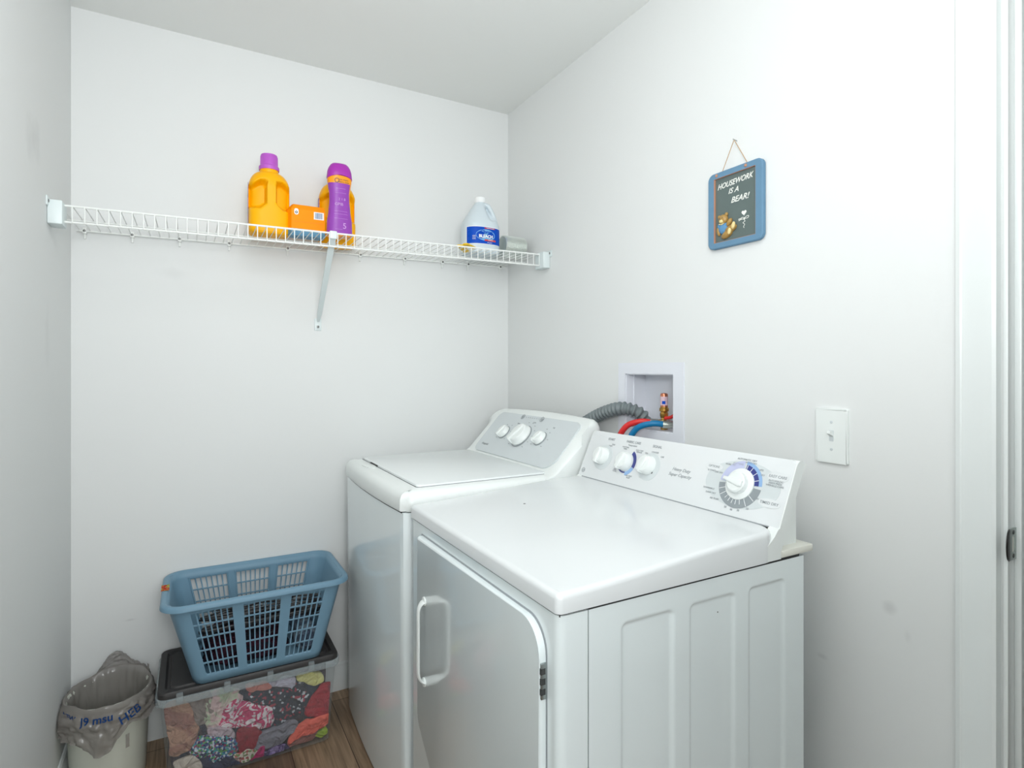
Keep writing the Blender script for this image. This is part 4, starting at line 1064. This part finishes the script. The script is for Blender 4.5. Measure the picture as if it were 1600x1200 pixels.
G = {
    'tan': [(-0.072, 0.251), (-0.015, 0.239), (0.011, 0.177), (0.022, 0.14), (0.011, 0.11), (-0.011, 0.092), (-0.05, 0.087), (-0.065, 0.163)],
    'greybrown': [(-0.043, 0.268), (0.041, 0.265), (0.071, 0.202), (0.056, 0.164), (0.018, 0.158), (-0.004, 0.219)],
    'palegreen': [(0.048, 0.259), (0.125, 0.242), (0.148, 0.197), (0.117, 0.18), (0.086, 0.138), (0.048, 0.141), (0.037, 0.203)],
    'pink': [(0.074, 0.158), (0.117, 0.214), (0.172, 0.19), (0.237, 0.149), (0.237, 0.109), (0.204, 0.097), (0.148, 0.114), (0.086, 0.129)],
    'navy': [(0.132, 0.236), (0.246, 0.227), (0.331, 0.213), (0.348, 0.126), (0.309, 0.101), (0.25, 0.088), (0.221, 0.154), (0.172, 0.19)],
    'peach': [(0.152, 0.252), (0.217, 0.246), (0.225, 0.224), (0.164, 0.229)],
    'lavender': [(0.221, 0.243), (0.283, 0.246), (0.309, 0.228), (0.3, 0.208), (0.246, 0.223)],
    'yellow': [(0.309, 0.242), (0.37, 0.242), (0.401, 0.213), (0.375, 0.192), (0.322, 0.216)],
    'red': [(0.331, 0.117), (0.37, 0.17), (0.42, 0.194), (0.422, 0.091), (0.37, 0.083), (0.339, 0.097)],
    'coral': [(0.275, 0.026), (0.296, 0.064), (0.331, 0.09), (0.37, 0.083), (0.413, 0.089), (0.401, 0.055), (0.37, 0.041), (0.322, 0.043)],
    'greymarl': [(0.172, 0.041), (0.192, 0.088), (0.246, 0.093), (0.3, 0.099), (0.309, 0.069), (0.279, 0.043), (0.229, 0.032)],
    'darkred': [(0.125, 0.109), (0.14, 0.121), (0.184, 0.108), (0.196, 0.082), (0.172, 0.041), (0.136, 0.044)],
    'print': [(-0.004, 0.09), (0.022, 0.128), (0.071, 0.121), (0.125, 0.091), (0.128, 0.051), (0.086, 0.039), (0.033, 0.057)],
    'mauve': [(0.044, 0.142), (0.082, 0.141), (0.125, 0.109), (0.101, 0.09), (0.059, 0.112)],
    'cream': [(-0.047, 0.067), (-0.022, 0.083), (0.011, 0.073), (0.029, 0.033), (0.011, 0.014), (-0.036, 0.02)],
    'darkblue': [(0.007, 0.078), (0.071, 0.061), (0.117, 0.042), (0.132, .012), (0.101, .01), (0.029, 0.01)],
    'magenta': [(0.164, 0.013), (0.192, 0.044), (0.212, 0.036), (0.200, 0.012), (0.182, .010)],
    'violet': [(0.212, 0.024), (0.271, 0.030), (0.285, .012), (0.246, .010), (0.205, .010)],
    'floral': [(0.121, 0.045), (0.164, 0.048), (0.188, 0.036), (0.170, 0.014), (0.135, 0.012)],
    'brown': [(0.279, 0.020), (0.353, 0.046), (0.378, 0.030), (0.345, .012), (0.290, .010)],
    'lime': [(0.366, 0.030), (0.400, 0.048), (0.408, 0.024), (0.382, .012)],
    'backing': [(-.055, .02), (-.07, .24), (.05, .25), (.2, .245), (.35, .25), (.415, .24), (.40, .02), (.2, .012)]}
specs = [('folded_clothes', 'backing', [(70, 68, 76), (96, 78, 84), (60, 70, 96)], 9, 'soft', 2.10, .17, 'dark layered clothes filling the middle of the clear tote behind the others'),
 ('sweater', 'greybrown', [(120, 104, 100), (148, 136, 130)], 30, 'soft', 2.017, .030, 'grey brown garment in the upper left of the tote'),
 ('nightgown', 'palegreen', [(206, 204, 190), (196, 214, 180), (226, 196, 196)], 22, 'soft', 2.016, .030, 'pale green and cream garment above the pink tie-dye shirt in the tote'),
 ('patterned_blouse', 'navy', [(40, 46, 62), (42, 48, 64), (40, 46, 60), (38, 44, 60), (44, 50, 66), (42, 46, 62), (36, 42, 58), (40, 46, 62), (200, 204, 212), (170, 60, 80), (40, 46, 60), (44, 48, 64)], 150, 'fleck', 2.014, .032, 'dark navy blouse with small flecks filling upper middle of the tote'),
 ('tan_sweater', 'tan', [(176, 136, 116), (190, 148, 124), (160, 112, 100)], 16, 'soft', 2.012, .030, 'tan garment pressed against the left front of the tote'),
 ('tie_dye_shirt', 'pink', [(226, 216, 220), (206, 60, 112), (232, 222, 226), (200, 70, 120)], 24, 'hard', 2.010, .030, 'pink and white tie-dye shirt in the middle of the tote'),
 ('peach_shirt', 'peach', [(236, 176, 158), (222, 140, 130)], 30, 'soft', 2.006, .026, 'small peach garment under the lid at the middle of the tote'),
 ('lavender_shirt', 'lavender', [(196, 192, 220), (214, 212, 230)], 20, 'soft', 2.006, .026, 'pale lavender garment under the lid of the tote'),
 ('yellow_shirt', 'yellow', [(222, 218, 118), (232, 228, 150)], 15, 'soft', 2.006, .030, 'yellow green garment under the lid at the right of the tote'),
 ('red_shirt', 'red', [(196, 46, 62), (176, 36, 52)], 12, 'soft', 2.008, .030, 'bright red garment at the right side of the tote'),
 ('mauve_shirt', 'mauve', [(206, 166, 176), (190, 180, 190)], 14, 'soft', 2.004, .024, 'mauve garment between the tie-dye shirt and multicoloured print in the tote'),
 ('marled_sweater', 'greymarl', [(158, 156, 164), (132, 130, 142)], 60, 'soft', 2.003, .028, 'grey marled sweater beside the dark red shirt in the tote'),
 ('dark_red_shirt', 'darkred', [(168, 38, 56), (150, 30, 46)], 12, 'soft', 2.001, .026, 'dark red garment low in the middle of the tote'),
 ('multicolour_print_dress', 'print', [(60, 90, 150), (200, 210, 220), (60, 150, 160), (150, 50, 100), (90, 160, 90), (40, 50, 90)], 190, 'fleck', 2.001, .028, 'multicoloured small print garment low on the left of the tote'),
 ('coral_shirt', 'coral', [(250, 124, 98), (244, 110, 92)], 12, 'soft', 2.000, .026, 'bright coral twisted garment at lower right of the tote'),
 ('cream_shirt', 'cream', [(226, 218, 200), (206, 196, 184)], 18, 'soft', 1.999, .026, 'cream garment in the lower left corner of the tote'),
 ('dark_blue_shirt', 'darkblue', [(40, 46, 70), (54, 60, 88)], 14, 'soft', 2.001, .026, 'dark blue garment at the bottom of the tote under the multicoloured print'),
 ('floral_shirt', 'floral', [(226, 214, 200), (190, 90, 90), (220, 210, 200), (120, 140, 90)], 150, 'fleck', 1.999, .024, 'white floral garment at the bottom middle of the tote'),
 ('magenta_shirt', 'magenta', [(206, 46, 118), (184, 40, 104)], 14, 'soft', 1.998, .022, 'magenta garment at the bottom middle of the tote'),
 ('violet_shirt', 'violet', [(96, 76, 130), (150, 130, 180), (70, 60, 100)], 40, 'hard', 1.999, .022, 'violet patterned garment at the bottom of the tote under the coral one'),
 ('brown_shirt', 'brown', [(120, 76, 72), (148, 100, 92)], 20, 'soft', 2.002, .022, 'brown garment under the coral garment at the right of the tote'),
 ('lime_shirt', 'lime', [(190, 208, 70), (150, 180, 60)], 20, 'soft', 2.000, .024, 'lime green garment at the bottom right corner of the tote')]
for i, (nm, key, cols, sc, kd, y, th, lb_) in enumerate(specs):
    pillow(nm, G[key], fabric(nm+'_fabric', cols, sc, kd), y, th, lb_, i+1, folds=.02 if key == 'backing' else .007)

# ================= laundry basket =================
bz0, bz1 = .3045, .560
B0 = (.008, 1.975, .384, 2.262); B1 = (-.062, 1.948, .452, 2.276)
t = thing('laundry_basket', 'blue plastic lattice laundry basket sitting on the black tote lid', 'laundry basket', (.19, 2.12, bz0))
def wallpt(s, v):
    """s = perimeter coordinate 0..4 (front, right, back, left), v = 0..1 height"""
    q = [B0[i]+(B1[i]-B0[i])*v for i in range(4)]; r = .032+.012*v; side = int(s) % 4; f = s-int(s)
    P = [((q[0], q[1]), (q[2], q[1])), ((q[2], q[1]), (q[2], q[3])), ((q[2], q[3]), (q[0], q[3])), ((q[0], q[3]), (q[0], q[1]))][side]
    cf_ = .12 if side % 2 == 0 else .18
    (ax, ay), (bx_, by_) = P; ln = math.hypot(bx_-ax, by_-ay); dx, dy = (bx_-ax)/ln, (by_-ay)/ln; nx, ny = -dy, dx
    if f < cf_/2:
        a = (1-f/(cf_/2))*math.pi/4; return Vector((ax+dx*(r-r*math.sin(a))+nx*(r-r*math.cos(a)), ay+dy*(r-r*math.sin(a))+ny*(r-r*math.cos(a)), bz0+(bz1-bz0)*v))
    if f > 1-cf_/2:
        a = (1-(1-f)/(cf_/2))*math.pi/4; return Vector((bx_-dx*(r-r*math.sin(a))+nx*(r-r*math.cos(a)), by_-dy*(r-r*math.sin(a))+ny*(r-r*math.cos(a)), bz0+(bz1-bz0)*v))
    g = (f-cf_/2)/(1-cf_); return Vector((ax+dx*(r+(ln-2*r)*g), ay+dy*(r+(ln-2*r)*g), bz0+(bz1-bz0)*v))
S = []; hole = []
def side_cols(s0, wins):
    """breakpoints along one side with a hole flag for the strip that follows"""
    out = [(s0+.0, 0)]+[(s0+.06*i/4, 0) for i in range(1, 5)]; 
    for (a, b, nc) in wins:
        w_ = (b-a)/nc; bar = w_*.26
        out.append((s0+a, 0))
        for k in range(nc):
            out.append((s0+a+k*w_+bar*.5, 1)); out.append((s0+a+(k+1)*w_-bar*.5, 0))
        out.append((s0+b, 0))
    out += [(s0+1-.06+.06*i/4, 0) for i in range(0, 4)]; return out
fw = ((.075, .325, 7), (.385, .625, 7), (.685, .915, 6))
cols = side_cols(0, fw)+[(1+i/12, 0) for i in range(12)]+side_cols(2, tuple((1-b, 1-a, n_) for a, b, n_ in reversed(fw)))+[(3+i/12, 0) for i in range(12)]
cols = [c for i, c in enumerate(cols) if i == 0 or c[0] > cols[i-1][0]+1e-6]
rowsv = [(0, 0), (.08, 0)]
v0_, v1_, nr = .10, .91, 5
for k in range(nr):
    h = (v1_-v0_)/nr; rowsv.append((v0_+k*h, 1)); rowsv.append((v0_+(k+1)*h-.018, 0))
rowsv += [(.92, 0), (1.0, 0)]
bm = bmesh.new(); V = [[bm.verts.new(wallpt(s, v)) for v, _ in rowsv] for s, _ in cols]
for i in range(len(cols)):
    A_, B_ = V[i], V[(i+1) % len(cols)]
    for j in range(len(rowsv)-1):
        if cols[i][1] and rowsv[j][1]: continue
        bm.faces.new((A_[j], B_[j], B_[j+1], A_[j+1]))
loose = [v for v in bm.verts if not v.link_faces]
for v in loose: bm.verts.remove(v)
o = obj('basket_wall', bm, M['basket'], t, 30); md = o.modifiers.new('thickness', 'SOLIDIFY'); md.thickness = .0026; md.offset = 1
bm = bmesh.new(); V = [bm.verts.new(wallpt(i/24*1, 0)+Vector((0, 0, .0015))) for i in range(96)]; bm.faces.new(V)
o = obj('basket_floor', bm, M['basket'], t); md = o.modifiers.new('thickness', 'SOLIDIFY'); md.thickness = .003; md.offset = 1
# window frames (raised beads)
bm = bmesh.new()
for s0 in (0, 2):
    for (a, b, n_) in fw:
        if s0 == 2: a, b = 1-b, 1-a
        path = [wallpt(s0+a-.004, .92), wallpt(s0+a-.004, .13), wallpt(s0+a+.01, .10), wallpt(s0+b-.01, .10), wallpt(s0+b+.004, .13), wallpt(s0+b+.004, .92)]
        obj('window_bead', tube(path, .0026, 6), M['basket'], t)
rg = []
for g, dz in ((0, -.004), (.003, .002), (.008, .004), (.016, .003), (.020, -.002), (.021, -.012), (.018, -.013), (.017, -.004), (.003, -.005)):
    rg.append([Vector((x, y, bz1+dz)) for x, y in rrect(B1[0]-g, B1[1]-g, B1[2]+g, B1[3]+min(g, .019), .044+g, 8)])
bm = loft(rg+[rg[0]], cap=False)
obj('rim', bm, M['basket'], t, 50)
tg = obj('torn_sticker', box((B1[0]-.0215, 2.10, bz1+.0045), (B1[0]+.001, 2.155, bz1+.0053)), fabric('sticker_print', [(190, 60, 50), (190, 60, 50), (206, 180, 90), (100, 150, 80)], 90, 'hard'), t)
lab(tg, 'torn red and green price sticker')

# hangers in the basket
def hanger_bm():
    bm = bmesh.new(); w_ = .176
    P = [(-w_, 0), (-w_-.004, .006), (-w_+.006, .014), (-.02, .075), (0, .082), (.02, .075), (w_-.006, .014), (w_+.004, .006), (w_, 0)]
    path = spline([(x, y, 0) for x, y in P], 5); path += [Vector((w_*(1-2*i/8), -.001, 0)) for i in range(1, 8)]
    tube(path, .0036, 8, bm=bm, closed=True)
    return bm
hk = spline([(0, .082, 0), (0, .100, 0), (.012, .112, 0), (.016, .126, 0), (0, .138, 0), (-.014, .130, 0)], 6)
random.seed(11); first = None
for i in range(9):
    if first is None:
        e = bpy.data.objects.new('clothes_hanger', None); C.objects.link(e); OFF[e.name] = Vector((0, 0, 0))
        a = obj('hanger_frame', hanger_bm(), M['blackplastic'], e); b = obj('hook', tube(hk, .0022, 8), M['blackplastic'], e); first = (e, a, b)
    else:
        e = first[0].copy(); C.objects.link(e)
        for q in first[1:]: c = q.copy(); C.objects.link(c); c.parent = e
    tag(e, 'black plastic clothes hanger in the pile inside the blue basket', 'clothes hanger', 'black hangers in the basket')
    lay = True
    e.location = (.215+random.uniform(-.008, .008), (2.145 if (i % 3 == 1 and lay) else (2.035 if i % 2 else 2.07))+random.uniform(-.02, .015), .405+.0086*i)
    e.rotation_euler = (-.04+random.uniform(-.015, .015), random.uniform(-.008, .008), random.uniform(-.07, .07)+(math.pi if (i % 3 == 1 and lay) else 0))
# clothes in the basket
def heap(name, lo, hi, m, seed, label, amp=.5):
    bm = bmesh.new(); r = bmesh.ops.create_uvsphere(bm, u_segments=64, v_segments=40, radius=1)
    c = [(a+b)/2 for a, b in zip(lo, hi)]; h = [(b-a)/2 for a, b in zip(lo, hi)]
    for v in bm.verts:
        p = v.co.copy(); q = Vector([math.copysign(abs(a)**.62, a) for a in p]); d = noise.noise(p*2.2+Vector((seed, 0, 0)))*.25+noise.noise(p*6+Vector((0, seed, 0)))*.12+.05*math.sin(p.x*22+6*noise.noise(p*3))
        s_ = 1-.22*amp+d*amp
        v.co = Vector((c[0]+h[0]*max(-1, min(1, q.x*s_)), c[1]+h[1]*max(-1, min(1, q.y*s_)), c[2]+h[2]*max(-1, min(1, q.z*s_))))
    return tag(obj(name, bm, m, None, 80), label, 'clothing')
heap('dark_clothes', (.016, 1.984, .309), (.30, 2.25, .400), fabric('black_cloth', [(26, 26, 32), (60, 30, 44), (30, 34, 44)], 20, 'soft'), 2.0, 'black garment with wine red folds under the hangers in the blue basket')
heap('grey_blue_shirt', (.302, 1.986, .309), (.384, 2.20, .395), fabric('greyblue_cloth', [(104, 122, 140), (130, 146, 160), (84, 98, 116)], 16, 'soft'), 5.0, 'grey blue garment at the right end of the blue basket')
